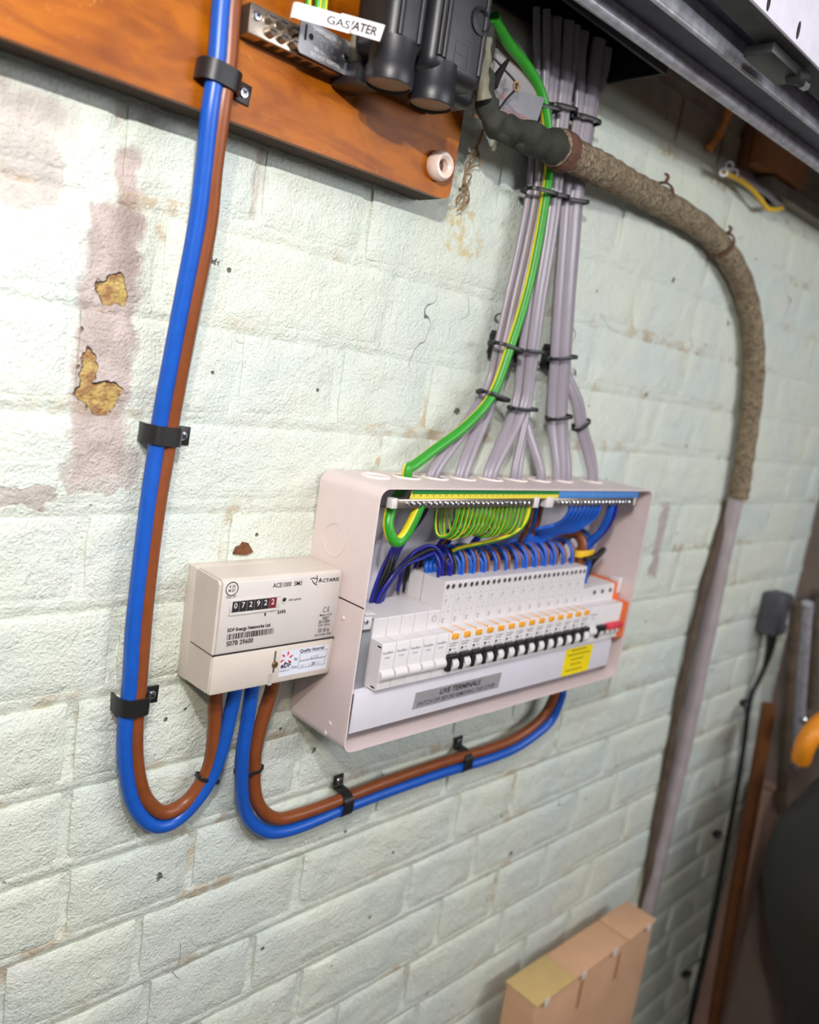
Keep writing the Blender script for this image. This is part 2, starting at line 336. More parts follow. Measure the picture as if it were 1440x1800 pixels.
def brick(x0, x1, z0, z1):
    L = x1 - x0; n = max(5, int(L / 13)); m = 7; us = [0, .028 if L > 150 else .05]; us += [us[1] + (1 - 2 * us[1]) * i / (n - 2) for i in range(1, n - 2)] + [1 - us[1], 1]
    ws = [0, .07, .25, .5, .75, .93, 1]; q = random.uniform(-.9, .7); vs = []; n = len(us); tx = random.uniform(-.8, .8); k = rec((z0 + z1) / 2)
    for b, w in enumerate(ws):
        for a, u in enumerate(us):
            x = x0 + L * u; z = z0 + (z1 - z0) * w; e = (a in (0, n - 1)) or (b in (0, m - 1))
            y = q + tx * (u - .5) + (1.9 * k if e else 0) + noise.noise(Vector((x * .021, z * .021, 1))) * 1.3 + noise.noise(Vector((x * .07, z * .07, 5))) * .7
            if e: x += noise.noise(Vector((x * .08, z * .08, 11))) * 1.6; z += noise.noise(Vector((x * .05, z * .05, 13))) * 1.8
            vs.append((x, y, z))
    fs = [[b * n + a, b * n + a + 1, (b + 1) * n + a + 1, (b + 1) * n + a] for b in range(m - 1) for a in range(n - 1)]
    ring = [a for a in range(n)] + [b * n + n - 1 for b in range(1, m)] + [(m - 1) * n + a for a in range(n - 2, -1, -1)] + [b * n for b in range(m - 2, 0, -1)]
    base = len(vs); vs += [(vs[i][0], 14.0, vs[i][2]) for i in ring]; r = len(ring)
    fs += [[ring[(i + 1) % r], ring[i], base + i, base + (i + 1) % r] for i in range(r)]
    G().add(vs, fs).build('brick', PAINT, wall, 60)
nb = 0
def vis(x0, x1, z0, z1):
    for x in (x0, (x0 + x1) / 2, x1):
        for z in (z0, z1):
            q = RC.transposed() @ (Vector((x, 0, z)) - CP)
            if q.z < -50:
                a = 720 + FPX * q.x / -q.z; b = 900 - FPX * q.y / -q.z
                if -160 < a < 1600 and -160 < b < 1960: return True
    return False
for i in range(len(ZB) - 1):
    zt, zb = ZB[i] - 5, ZB[i + 1] + 5; zc = (zt + zb) / 2; J = []
    for kz, l in KNOWN.items():
        if abs(kz - zc) < 34: J += l
    J = sorted(J) or [random.uniform(-60, 160)]
    full = [J[0]]
    for a, b in zip(J, J[1:]):
        gap = b - a; c = a
        while b - c > 260: c += 223 if b - c > 330 else 112; full.append(c)
        full.append(b)
    step = 0
    while full[-1] < XR: full.append(full[-1] + (223 if (step + i) % 3 else 112)); step += 1
    while full[0] > XL: full.insert(0, full[0] - (112 if (step + i) % 3 == 0 else 223)); step += 1
    for a, b in zip(full, full[1:]):
        a2, b2 = max(a, XL) + 4.5, min(b, XR) - 4.5
        if b2 - a2 > 30 and vis(a2, b2, zb, zt): brick(a2, b2, zb, zt); nb += 1
print('bricks', nb)
# a spalled corner of bare brick above the meter
g = G(); cz = at(425, 970); pl = [(-9, -1), (-7, 5), (-3, 6), (-1, 9), (4, 8), (7, 4), (10, 0), (3, -2.5)]
g.prism([(cz.x + a, cz.z + b) for a, b in pl], 'y', -2.6, 3); g.build('bare_chip', CHALK, wall)
g = G().box(1250, 1290, -1400, 0, -1250, 1100); tag(g.build('wall_right', PLAS, None, 38, (1250, 0, -1250)), 'dim brown plastered return wall at the right', None, None, 'structure')
g = G().box(-900, 1400, -1700, 60, -1290, -1250); tag(g.build('floor', CONC, None, 38, (0, 0, -1250)), 'grey concrete garage floor', None, None, 'structure')

# ================================================================== BACKBOARD AND WHAT HANGS ON IT
bd = thing('meter_board', 'orange-brown varnished plywood board fixed across the top of the wall', 'board', (-200, 0, 482))
r = 9; pl = [(-560, 482), (72 - r, 484)] + [(72 - r + r * math.sin(a), 484 + r - r * math.cos(a)) for a in (.4, .8, 1.2, 1.57)] + [(79, 720), (-560, 720)]
g = G(); g.prism(pl, 'y', -38, -32); g.build('face_panel', VARN, bd)
g = G(); g.box(-560, 68, -32, -3, 485, 720); g.build('core', mat('dark_ply_edge', rgb(58, 42, 26), 0.8, var=0.3, vscale=90), bd)
rg = thing('porcelain_spacer', 'white porcelain ring screwed to the corner of the varnished board', 'ring', (50, -38, 507))
g = G(); c = Vector((50.5, -38, 507)); g.lathe([(5, 0), (11.5, 0), (12.5, 3), (12, 8), (10, 11), (7.5, 11.2), (5.2, 9), (4.6, 3), (4.6, 0)], c, -Y, 28); g.build('ring', PORC, rg)
g = G(); g.lathe([(4.7, 0), (4.5, 4), (0, 4.6)], c, -Y, 16); g.build('plug', RUST, rg)
# earth terminal block
tb = thing('earth_terminal_block', 'nickel earth terminal block with twin rows of screws on varnished board', 'terminal block', (-110, -38, 545))
g = G(); g.box(-149, -62, -52, -38, 536, 555, .8); g.build('block', NICK, tb)
screw('fixing_screw', (-143.5, -52, 548), -Y, 3.2, tb)
for i in range(6):
    for zz in (549, 541) if i < 4 else ():
        x = -135 + 9.5 * i + (2 if zz < 545 else 0)
        g = G(); g.cyl((x, -52, zz), (x, -57.5, zz + .8), 3.3, 3.1, 14); g.obox((x, -57.6, zz + .8), X, Y, Z, 2.6, .15, .5, mi=1); g.build('clamp_screw', [NICK, INK], tb)
    g = G(); g.box(-137 + 9.5 * i, -131.5 + 9.5 * i, -50, -41, 535.8, 537.0); g.build('wire_entry', INK, tb)
tg = thing('earth_warning_plate', 'grey alloy safety earth plate with raised lettering over the terminal block', 'plate', (-90, -54, 547))
g = G(); A = Vector((-113.5, -58.5, 536)); Bv = Vector((-64, -56, 536)); pu = (Bv - A).normalized(); pn = Vector((pu.y, -pu.x, 0))
W_ = (Bv - A).length; H_ = 22.5
def PT(u, w, d=0): return A + pu * u + Z * w + pn * d
poly = [(2, 0), (W_ - 2, 0), (W_, 2), (W_, H_ - 2), (W_ - 2, H_), (2, H_), (0, H_ - 2), (0, 2)]
n = len(poly); g.add([PT(u, w, 0) for u, w in poly] + [PT(u, w, -1) for u, w in poly], [list(range(n)), [n + i for i in range(n)][::-1]] + [[i, n + i, n + (i + 1) % n, (i + 1) % n] for i in range(n)])
g.build('plate', TAGM, tg)
g = G()
for s, w, u0, wd in (('SAFETY ELECTRICAL', 17.6, 11, 27), ('CONNECTION', 13.6, 15, 20), ('L  T  D', 9.8, 19, 12), ('BS 951:2009', 6.0, 14, 20), ('DO NOT REMOVE', 1.8, 11, 27)):
    put_text(g, s, PT(u0, w, .12), 2.6, wd, pu, Z, .02)
g.build('lettering', mat('bright_letters', rgb(226, 226, 230), 0.4, 0.4), tg)
g = G(); g.obox(PT(5, 14, .05), pu, pn, Z, .8, .2, 5); g.obox(PT(W_ - 2.5, 8, .05), pu, pn, Z, .8, .2, 5); g.cyl(PT(10, 13, -.1), PT(10, 13, .12), 2.1); g.build('slots', INK, tg)
screw('fixing_screw', PT(42, 11, 0), pn, 3.0, tg)
# bonding wires with paper flags
for i, (px, lab) in enumerate(((538, 'thin green and yellow bonding wire left of the paper flags'), (556, 'green and yellow bonding wire in the middle above the gas flag'), (566, 'green and yellow bonding wire nearest the black cut-out above the gas flag'))):
    p = at(px, 8, -62); g = G(); x = p.x
    g.tube([(x + 4, -60, 640), (x + 1, -62, 600), (x, -64, 575), (x + .5, -64, 564)], 2.6 if i else 2.0, 14, mis=lambda j, n: 0 if (j // 4) % 2 else 1)
    solo(g, 'bonding_wire', [GRN, YEL], lab, 'wire', (x, -62, 575))
fl = thing('gas_flag', 'white paper flag lettered GAS wrapped around the bonding wires', 'label', (-120, -66, 560))
def flag(par, p0, p1, h, txt, toff, tw, wrap):
    p0 = Vector(p0); p1 = Vector(p1); u = (p1 - p0).normalized(); w = Z - u * Z.dot(u); w.normalize(); nrm = u.cross(w); L = (p1 - p0).length
    g = G(); g.obox(p0 + u * L / 2 + w * h / 2, u, nrm, w, L / 2, .25, h / 2)
    if wrap: g.tube([p0 + w * h / 2 + Vector((-2, 6, 0)), p0 + w * h / 2 + Vector((-3, 3, 0)), p0 + w * h / 2 + Vector((-1.5, .5, 0)), p0 + w * h / 2 + Vector((1, 0, 0))], h / 2, 8, .3, w, 4, square=True)
    g.build('paper', WHT, par); g = G(); put_text(g, txt, p0 + u * toff + w * h * .24 + nrm * .4 * (1 if nrm.y < 0 else -1), h * .5, tw, u, w, .018); g.build('lettering', INK, par)
pa = at(523, 33, -71); pb = at(614, 59, -95); flag(fl, pa, pb, 9.8, 'GAS', (pb - pa).length * .54, 15.5, True)
pa = at(592, 51, -76); pb = at(667, 73, -112)
fl = thing('water_flag', 'white paper flag ending in the letters ATER beside the gas flag', 'label', (-60, -70, 565)); flag(fl, pa, pb, 10.2, 'WATER', (pb - pa).length * .1, (pb - pa).length * .8, False)
# service cut-out
cu = thing('service_cutout', 'black moulded service fuse cut-out with two round carriers on the board', 'fuse box', (-20, -38, 540))
g = G(); g.box(-44, 36, -88, -38, 541, 720, 7, seg=3); g.box(-36, 22, -107, -60, 546, 720, 9, seg=3); g.box(-74, -39, -106, -62, 546, 720, 11, seg=4)
for x, yy in ((-66, -106), (-48, -106), (-29, -107.5), (-24, -107.5), (14, -107)): g.cyl((x, yy, 556), (x, yy, 720), 2.2, n=12)
g.build('body', BLKG, cu)
for x, yy, zz in ((-58, -92, 526), (-16, -92, 526)):
    g = G(); g.lathe([(0, 4), (15.5, 4), (16, 1.5), (16.8, 2), (17.4, 5), (17.4, 12), (16.4, 14), (16.8, 30)], (x, yy, zz), Z, 32); cr = g.build('fuse_carrier', BLKG, cu)
    g = G(); g.lathe([(0, 3.4), (15.5, 3.4), (15.5, 4)], (x, yy, zz), Z, 32); g.build('carrier_base', BWOOD, cr)
g = G(); g.box(-70, -46, -72, -38, 530, 546, 4); g.lathe([(0, 0), (8, 0), (9, 12), (7, 26)], (-60, -58, 545), Z, 16, 1); g.build('fixing_lug', [BLKG, LEAD], cu)
screw('lug_screw', (-56, -73, 541), (-.3, -1, -.3), 3.5, cu, BLK, 'slot')
g = G(); g.lathe([(9, 0), (9.5, 2), (7, 3), (6, 1)], (8, -106.5, 592), -Y, 20); g.build('boss', BLKG, cu)
g = G()
for i in range(3): g.obox((-6, -107.3, 572 - 8 * i), X, Y, Z, 7, .2, .25)
for i in range(2): g.obox((-13 + 14 * i, -107.3, 564), X, Y, Z, .25, .2, 8)
g.build('moulded_mark', mat('faint_mould', rgb(74, 74, 82), .5), cu)
# ================================================================== OLD JUTE SUPPLY CABLE
jc = thing('jute_supply_cable', 'thick jute-wrapped old supply cable bending from the cut-out down the wall', 'cable', (400, -18, 577))
cen = [at(975, 258, -54), at(1000, 270, -50), at(1040, 290, -44), at(1080, 311, -37), at(1125, 335, -30), at(1170, 360, -23), (567, -20, 565), (668, -20, 534), (741, -20, 482), (787, -20, 412.6), (814, -20, 318), (826, -20, 250), (830, -20, 215)]
g = G(); g.tube(cen, 16.5, 20, rf=lambda t: 1 + .035 * math.sin(t * 160) + .03 * math.sin(t * 33 + 1) - .1 * t, res=26); g.build('jute_sheath', JUTE, jc, 80)
for k, (x, zz, dx, dz) in enumerate(((0, 0, 1, 0), (430, 575.5, 1, -.05), (600, 558, .9, -.35))):
    d = Vector((dx, 0, dz)).normalized(); g = G(); u = Vector((-d.z, 0, d.x)); c = Vector((x, -22, zz)) if k else at(988, 265, -52); w = 2.2 if k else 7
    ring = [c + (u * math.cos(a) + Y * math.sin(a)) * 17.6 for a in [2 * math.pi * i / 14 for i in range(14)]]
    g.tube(ring, w, 8, 1.2, d, 3, closed=True, square=True)
    if k: g.tube([c + u * 17 - Y * 4, c + u * 24 - Y * 6, c + u * 27 - Y * 2], 3, 8, 1.6, d)
    g.build('iron_strap', RUST, jc)
g = G(); g.tube([at(848, 40, -66), at(847, 80, -64), at(848, 130, -62), at(853, 180, -62), at(868, 212, -62), at(895, 228, -60), at(930, 242, -58), at(985, 264, -53)], 11, 14, rf=lambda t: .72 + .75 * t ** 2 + .05 * math.sin(t * 47), res=10); 
for v in g.v: v += Vector((noise.noise(v * .07), noise.noise(v * .07 + Vector((9, 0, 0))), noise.noise(v * .07 + Vector((0, 9, 0))))) * 3.6
g.build('pitch_taped_end', TAPE, jc, 70)
g = G(); g.tube([at(851, 66, -72), at(850, 100, -71), at(846, 140, -70), at(850, 175, -70)], 6.5, 10, rf=lambda t: 1 + .12 * math.sin(t * 21)); g.build('lead_sheath', LEAD, jc, 70)
g = G(); g.tube([at(838, 70, -66), at(836, 95, -68), at(830, 118, -66)], 1.8, 8); g.build('bare_conductor', COPR, jc)
for k, (a, b, c_) in enumerate((tuple(at(882, 232, -60)), tuple(at(915, 250, -58)), tuple(at(950, 262, -56)))):
    g = G(); bm = bmesh.new(); bmesh.ops.create_icosphere(bm, subdivisions=2, radius=1)
    for v in bm.verts: v.co *= 1 + .35 * noise.noise(v.co * 1.7 + Vector((k, 0, 0)))
    g.bm(bm, 0, Matrix.Translation((a, b, c_)) @ Matrix.Diagonal((13 + 2 * k, 9, 9, 1))); g.build('pitch_lump', TAPE, jc, 70)
g = G(); g.tube([(830, -16, 220), (832, -15, 133), (838, -15, -32), (843, -15, -206), (841, -15, -420), (838, -15, -700), (836, -15, -1248)], 12.5, 16, rf=lambda t: 1 + .03 * math.sin(t * 90), res=8)
solo(g, 'painted_conduit', PIPE, 'grey-lilac painted conduit running down the wall below the jute cable', 'conduit', (832, -15, 200), sharp=80)
g = G(); g.tube([at(1282, 880, -7), at(1262, 950, -7), at(1231, 1060, -7), at(1200, 1200, -7), at(1172, 1350, -7), at(1145, 1500, -7), at(1128, 1600, -7), at(1080, 1850, -7)], 7, 10, rf=lambda t: 1 + .12 * math.sin(t * 60), res=8)
solo(g, 'old_flex', OLDB, 'dark brown dusty old cable tucked along the left of the painted conduit', 'cable', (800, -7, 150), sharp=80)
# warning tag, plate and twine by the taped joint
tg = thing('warning_tag', 'silver SAFETY ELECTRICAL DO NOT REMOVE tag wired to the taped cable', 'tag', (120, -52, 580))
c0 = at(868, 207, -52); c1 = at(938, 232, -46); c2 = at(957, 172, -46); c3 = at(862, 147, -52)
g = G(); nn = (c1 - c0).cross(c3 - c0).normalized(); k1 = c0.lerp(c3, .62); k2 = k1.lerp(c1.lerp(c2, .62), .14); k3 = c0.lerp(c1, .13)
pts = [k3, c1, c2, c3, k1, k2]; g.add([p for p in pts] + [p + nn * .6 for p in pts], [[0, 1, 2, 3, 4, 5], [11, 10, 9, 8, 7, 6]] + [[i, 6 + i, 6 + (i + 1) % 6, (i + 1) % 6] for i in range(6)]); g.build('plate', TAGM, tg)
u = (c1 - c0).normalized(); w = (c3 - c0); w = (w - u * w.dot(u)).normalized(); o3 = -nn * .25 if nn.y > 0 else nn * .9
for tx, q, du, cp, wd in (('SAFETY', .66, 9, 5, 19), ('ELECTRICAL', .58, 34, 5.2, 27), ('DO NOT REMOVE', .2, 14, 6, 44)):
    g = G(); put_text(g, tx, c0.lerp(c3, q) + u * du + o3, cp, wd, u, w); g.build('lettering', FADED, tg)
g = G(); g.tube([at(895, 103, -58), at(880, 125, -60), at(866, 150, -60)], 3.4, 8, rf=lambda t: .35 + 1.1 * t); g.tube([at(862, 95, -57), at(885, 120, -58), at(908, 150, -58), at(890, 175, -58), at(868, 205, -58)], 1.0, 8); g.build('black_tie_wire', BLK, tg)
g = G(); g.tube([at(858, 155, -60), at(862, 185, -60), at(868, 206, -59), at(850, 209, -58), at(832, 203, -56)], 1.3, 8); c = at(908, 152, -60)
g.tube([c + Vector((3.5 * math.cos(a), 0, 3.5 * math.sin(a))) for a in (0, 1, 2, 3, 4, 5)], 1.1, 8, closed=True); g.build('twisted_wire', STRG, tg)
g = G(); c = at(862, 150, -26)
pl = [(c.x + 66 * math.cos(a), c.z - 8 + 58 * math.sin(a)) for a in [i * math.pi / 2 / 12 for i in range(13)]] + [(c.x, c.z - 8)]
g.prism(pl, 'y', -28, -25); solo(g, 'grey_plate', mat('pale_grey_plate', rgb(150, 146, 150), .5), 'pale grey round-edged plate behind the warning tag', 'plate', (c.x, -26, c.z))
tw = thing('twine_tangle', 'frayed tangle of tan twine hanging beside the board corner', 'twine', (125, -6, 530))
rnd0 = random.Random(11)
for k in range(5):
    g = G(); P = []
    for i in range(9):
        t = i / 8; p = at(848 - 38 * t + (2 if t < .3 else 11) * rnd0.uniform(-1, 1), 228 + 135 * t + rnd0.uniform(-9, 9) * (i > 0), -4 - rnd0.uniform(0, 9)); P.append(p)
    g.tube(P, .8, 6, res=6); g.build('strand', STRG, tw)
# ================================================================== BLUE AND BROWN TAILS
def dep(py): return -46 if py < 180 else (-46 + (py - 180) / (765 - 180) * 33 if py < 765 else -13)
def path(L, f): return [at(px, py, f(py) if callable(f) else f) for px, py in L]
BL1 = [(404, -90), (390, 0), (382, 100), (376, 150), (368, 205), (358, 300), (345, 400), (317, 547), (286, 713), (274, 793), (261, 880), (246, 1000), (235, 1100), (229, 1200), (221, 1270), (220, 1333), (230, 1400), (250, 1437), (277, 1452), (310, 1441), (345, 1407), (373, 1363), (390, 1315), (402, 1267), (412, 1222)]
BR1 = [(424, -90), (409, 0), (402, 100), (396, 150), (388, 205), (376, 300), (366, 400), (337, 547), (306, 713), (294, 793), (279, 880), (263, 1000), (253, 1100), (245, 1200), (239, 1270), (239, 1333), (249, 1388), (268, 1418), (292, 1428), (325, 1412), (350, 1383), (367, 1350), (375, 1310), (378, 1267), (378, 1226)]
def loopd(py_list_end):
    return None
def tail(L, m, label, ent, name, start=None):
    P = []; n = len(L)
    for i, (px, py) in enumerate(L):
        y = dep(py) if start is None else -13
        k = n - 1 - i
        if k < 5: y = -13 + (ent + 13) * (1 - k / 5)
        if start is not None and i < 5: y = start + (-13 - start) * i / 5
        P.append(at(px, py, y))
    P.append(P[-1] + Vector((0, 0, 14)))
    if start is not None: P.insert(0, P[0] + Vector((0, 0, 14)))
    g = G(); g.tube(P, 6.1, 18, res=8); return solo(g, name, m, label, 'cable', P[0], sharp=80)
tail(BL1, BLUE, 'blue meter tail running down the wall and looping up into the meter', -27, 'blue_tail')
tail(BR1, BRN, 'brown meter tail running down the wall and looping up into the meter', -20, 'brown_tail')
BL2 = [(442, 1217), (435, 1267), (427, 1319), (425, 1354), (425, 1388), (430, 1423), (444, 1447), (468, 1462), (495, 1462), (527, 1453), (562, 1439), (604, 1421), (672, 1395), (763, 1363), (818, 1346), (855, 1335), (901, 1317), (937, 1294), (968, 1266), (985, 1228)]
BR2 = [(477, 1213), (466, 1249), (456, 1284), (449, 1319), (447, 1354), (447, 1381), (453, 1410), (468, 1430), (492, 1439), (527, 1431), (560, 1420), (597, 1406), (672, 1377), (763, 1345), (812, 1330), (855, 1318), (901, 1300), (937, 1276), (960, 1252), (974, 1224)]
tail(BL2, BLUE, 'blue tail looping from the meter along under the consumer unit', -30, 'blue_tail', -27)
tail(BR2, BRN, 'brown tail looping from the meter along under the consumer unit', -26, 'brown_tail', -20)
# P-clips: c = point between the two tails, d = cable direction, side = direction of the tab, on the base plane y = yb
def pclip(c, d, side, yb, hw, depth, label, wdt=13, tab=14, sc=3.6):
    c = Vector((c[0], yb, c[2])); d = Vector(d).normalized(); s = Vector(side); s = (s - d * s.dot(d)).normalized(); o = Vector((0, -1, 0))
    t = thing('cable_clip', label, 'clip', c, 'black cable clips on the tails')
    prof = [(-hw - 1, 0), (-hw - 1.5, depth * .55), (-hw * .7, depth), (0, depth + 1.2), (hw * .7, depth), (hw + 1.5, depth * .55), (hw + 2, 3), (hw + 5, .9), (hw + tab, .9)]
    P = cat([Vector((a, b, 0)) for a, b in prof], 4); g = G(); n = len(P); vs = []
    for i, p in enumerate(P):
        tg_ = (P[min(i + 1, n - 1)] - P[max(i - 1, 0)]).normalized(); nr = Vector((-tg_.y, tg_.x, 0))
        for q in (p - nr * .8, p + nr * .8):
            for e in (-wdt / 2, wdt / 2): vs.append(c + s * q.x + o * q.y + d * e)
    fs = []
    for i in range(n - 1):
        a, b = i * 4, i * 4 + 4
        fs += [[a, a + 1, b + 1, b], [a + 2, b + 2, b + 3, a + 3], [a, b, b + 2, a + 2], [a + 1, a + 3, b + 3, b + 1]]
    fs += [[0, 2, 3, 1], [4 * n - 4, 4 * n - 3, 4 * n - 1, 4 * n - 2]]; g.add(vs, fs); g.build('strap', BLK, t)
    g = G(); g.obox(c + s * (hw + tab * .55) + o * .9, s, d.cross(s), d, tab * .5, .9, wdt * .52, .6); g.build('fixing_tab', BLK, t)
    screw('clip_screw', c + s * (hw + tab * .62) + o * 1.8, o, sc, t)
def mid(i, j, y): a = at(*i, y); b = at(*j, y); return (a + b) / 2
pclip(mid((377, 135), (399, 135), -46), (.1, 0, 1), (1, 0, -.35), -38, 13, 14.5, 'black clip holding the tails to the varnished board', 13)
pclip(mid((279, 765), (299, 765), -13), (.05, 0, 1), (1, 0, 0), 0, 12.5, 20, 'black clip on the vertical tails midway down the wall', 14)
pclip(mid((228, 1238), (243, 1238), -13), (.02, 0, 1), (1, 0, .12), 0, 11.5, 20, 'black clip on the vertical tails left of the meter', 14)
pclip(mid((604, 1421), (604, 1404), -13), (1, 0, .02), (0, 0, 1), 0, 11.5, 20, 'black clip on the tails under the left end of the consumer unit', 12)
pclip(mid((818, 1346), (812, 1330), -13), (1, 0, .04), (0, 0, 1), 0, 11.5, 20, 'black clip on the tails under the middle of the consumer unit', 13)
def tie(c, d, u, ru, rw, label, head=0.4, wd=1.9, grp='black cable ties'):
    c = Vector(c); d = Vector(d).normalized(); u = Vector(u); u = (u - d * u.dot(d)).normalized(); w = d.cross(u); n = 20
    P = []
    for i in range(n):
        a = 2 * math.pi * i / n; ca, sa = math.cos(a), math.sin(a); P.append(c + u * math.copysign(abs(ca) ** .6, ca) * ru + w * math.copysign(abs(sa) ** .6, sa) * rw)
    t = thing('cable_tie', label, 'cable tie', c, grp)
    g = G(); g.tube(P, wd, 8, .6, d, 2, closed=True, square=True); g.build('band', BLK, t)
    a = head * 2 * math.pi; p = c + u * math.cos(a) * (ru + 1) + w * math.sin(a) * (rw + 1); g = G(); g.obox(p, u, w, d, 2, 2, 2.4, .4); g.build('head', BLK, t); return t
tie(mid((357, 1370), (372, 1365), -15), at(378, 1330, -15) - at(345, 1395, -15), (1, 0, .3), 10.8, 6.8, 'black cable tie on the left tail loop below the meter', .1, 1.6)
tie(mid((425, 1354), (447, 1354), -14), (0.03, 0, 1), X, 12.8, 6.6, 'black cable tie on the right tail loop below the meter', .0, 1.6)
# ================================================================== METER
me_ = thing('electricity_meter', 'old beige electricity meter with dial counter screwed to the wall', 'meter', (-61, 0, 63))
g = G(); g.box(-122.2, -0.7, -13.6, 0, 63.8, 158.7, 1.0); g.build('base', MET, me_)
g = G(); g.prism([(-13.8, 64), (-46.5, 64), (-49.5, 66), (-49.5, 156), (-46.5, 158.5), (-13.8, 158.5)], 'x', -119.5, -3); g.prism([(-13.8, 64.8), (-46, 65.5), (-48.3, 67.5), (-48.3, 154.5), (-46, 157), (-13.8, 157.8)], 'x', -122, -.8); g.build('cover', MET, me_)
YF = -50.1
def M(a, b): p = at(300 + a / 4.5, 960 + b / 4.5, YF); return p
zsp = (M(345, 880).z + M(1290, 710).z) / 2
g = G(); g.box(-119.5, -3, -50.2, -48, zsp + .4, 156.5, 1.2); g.build('front_plate', METF, me_)
tcv = G().box(-121.5, -2, -50.4, -30, 64.2, zsp - .2, 2.2).build('terminal_cover', MET, me_)
g = G(); g.box(-122.4, -100, -50.55, -49, zsp - .35, zsp + .35); g.box(-122.3, -122.05, -49, -16, zsp - .3, zsp + .3); g.box(-100, -1.5, -50.55, -49, zsp - .35, zsp + .35); g.build('cover_seam', INK, me_)
YF = -50.5
# counter
cx0, cx1 = M(485, 480).x, M(838, 440).x; cz1, cz0 = M(490, 440).z, M(482, 528).z
ct = G(); 
for a in ((cx0 - 2, cx1 + 3, cz1, cz1 + 1.2), (cx0 - 2, cx1 + 3, cz0 - 2.2, cz0), (cx0 - 2, cx0, cz0, cz1), (cx1, cx1 + 3, cz0, cz1)): ct.box(a[0], a[1], -51.2, -50, a[2], a[3], .2)
ctr = ct.build('counter_frame', METF, me_)
dw = (cx1 - cx0) / 6
for i, dch in enumerate('072922'):
    g = G(); g.box(cx0 + dw * i + .2, cx0 + dw * (i + 1) - .2, -50.5, -50, cz0, cz1); dr = g.build('number_drum', DKRED if i == 5 else INK, ctr)
    g = G(); put_text(g, dch, (cx0 + dw * (i + .28), -50.56, cz0 + (cz1 - cz0) * .36), (cz1 - cz0) * .5, dw * .42, bold=.01); put_text(g, ')' , (cx0 + dw * (i + .3), -50.56, cz0 + .3), .01); g.build('digit', mat('digit_white', rgb(222, 214, 214), .5), dr)
g = G()
def T(s, a0, a1, b, capz, bold=.0, shear=.0, b1=None):
    p0 = M(a0, b); p1 = M(a1, b if b1 is None else b1); cap = abs(M(a0, b).z - M(a0, b - capz).z); put_text(g, s, (p0.x, YF - .02, p0.z), cap, (p1.x - p0.x), bold=bold, shear=shear)
T('X 55', 462, 512, 332, 22, .01); T('M 07', 458, 510, 364, 22, .01); T('Dec 07', 440, 518, 416, 22, .0)
c = M(487, 338); rr = M(537, 338).x - c.x; n = 28
for q0, q1 in ((rr - .7, rr),):
    vs = [(c.x + q * math.cos(2 * math.pi * i / n), YF - .02, c.z + q * math.sin(2 * math.pi * i / n)) for q in (q0, q1) for i in range(n)]
    g.add(vs, [[i, (i + 1) % n, n + (i + 1) % n, n + i] for i in range(n)])
T('ACE1000  SM0', 808, 1038, 330, 36, .008, b1=308)
T('A', 1168, 1196, 288, 36, .02); T('CTARIS', 1200, 1330, 286, 27, .02)
for pts in ([(1105, 262), (1130, 252), (1165, 262)], [(1122, 268), (1132, 290), (1158, 308)], [(1158, 230), (1162, 262), (1150, 295)]):
    P = [M(*q) for q in pts]; g.tube([(p.x, YF, p.z) for p in P], .35, 4, .05, (0, 0, 1), 4)
T('500 imp/kWh', 935, 1030, 434, 16, .01); T('1', 740, 752, 552, 24, .02); T('kWh', 845, 908, 538, 30, .02, .15); T('EDF Energy Networks Ltd', 450, 788, 680, 26, .03, b1=630)
T('S07B 29600', 440, 652, 792, 36, .02, b1=755)
p = M(800, 530); g.add([(p.x - .5, YF - .02, p.z + 1), (p.x + .5, YF - .02, p.z + 1), (p.x, YF - .02, p.z + 3)], [[0, 1, 2]])
T('C E', 1206, 1252, 525, 42, .0); T('Made in U.K.', 1180, 1276, 556, 16, .01); T('2007', 1200, 1250, 582, 22, .01); T('20-100A', 1170, 1258, 612, 22, .01); T('230V 50Hz', 1165, 1256, 638, 18, .0); T('EN 61036: 1996', 1140, 1262, 715, 17, .0)
for a in (1166, 1172):
    q0, q1 = M(a + 1, 683 - (a - 1166)), M(1196 - (a - 1166), 650 + (a - 1166))
    for bx in ((q0.x, q1.x, q0.z, q0.z + .25), (q0.x, q1.x, q1.z - .25, q1.z), (q0.x, q0.x + .25, q0.z, q1.z), (q1.x - .25, q1.x, q0.z, q1.z)): g.box(bx[0], bx[1], YF - .03, YF, bx[2], bx[3])
c = M(1216, 662); vs = [(c.x + q * math.cos(2 * math.pi * i / n), YF - .02, c.z + q * math.sin(2 * math.pi * i / n)) for q in (1.6, 1.9) for i in range(n)]; g.add(vs, [[i, (i + 1) % n, n + (i + 1) % n, n + i] for i in range(n)]); T('1', 1212, 1219, 672, 18)
q = M(1244, 668); g.add([(q.x - .8, YF - .02, q.z - .4), (q.x + .8, YF - .02, q.z - .4), (q.x, YF - .02, q.z + 3)], [[0, 1, 2]])
b0 = M(443, 745); b1 = M(815, 690); zz0 = M(443, 745).z; zz1 = M(446, 698).z; x = b0.x; rnd = random.Random(3)
while x < b1.x:
    w = rnd.choice((.35, .35, .7, 1.0)); g.box(x, min(x + w, b1.x), YF - .03, YF, zz0, zz1); x += w + rnd.choice((.35, .5, .8))
g.build('lettering', INK, me_)
p = M(900, 425); g = G(); g.lathe([(2.6, 0), (3.0, .5), (2.2, .6), (1.7, .1)], (p.x, YF + .2, p.z), -Y, 18); g.cyl((p.x, YF + .2, p.z), (p.x, YF - .1, p.z), 1.7, mi=1); g.build('pulse_lamp', [METF, INK], me_)
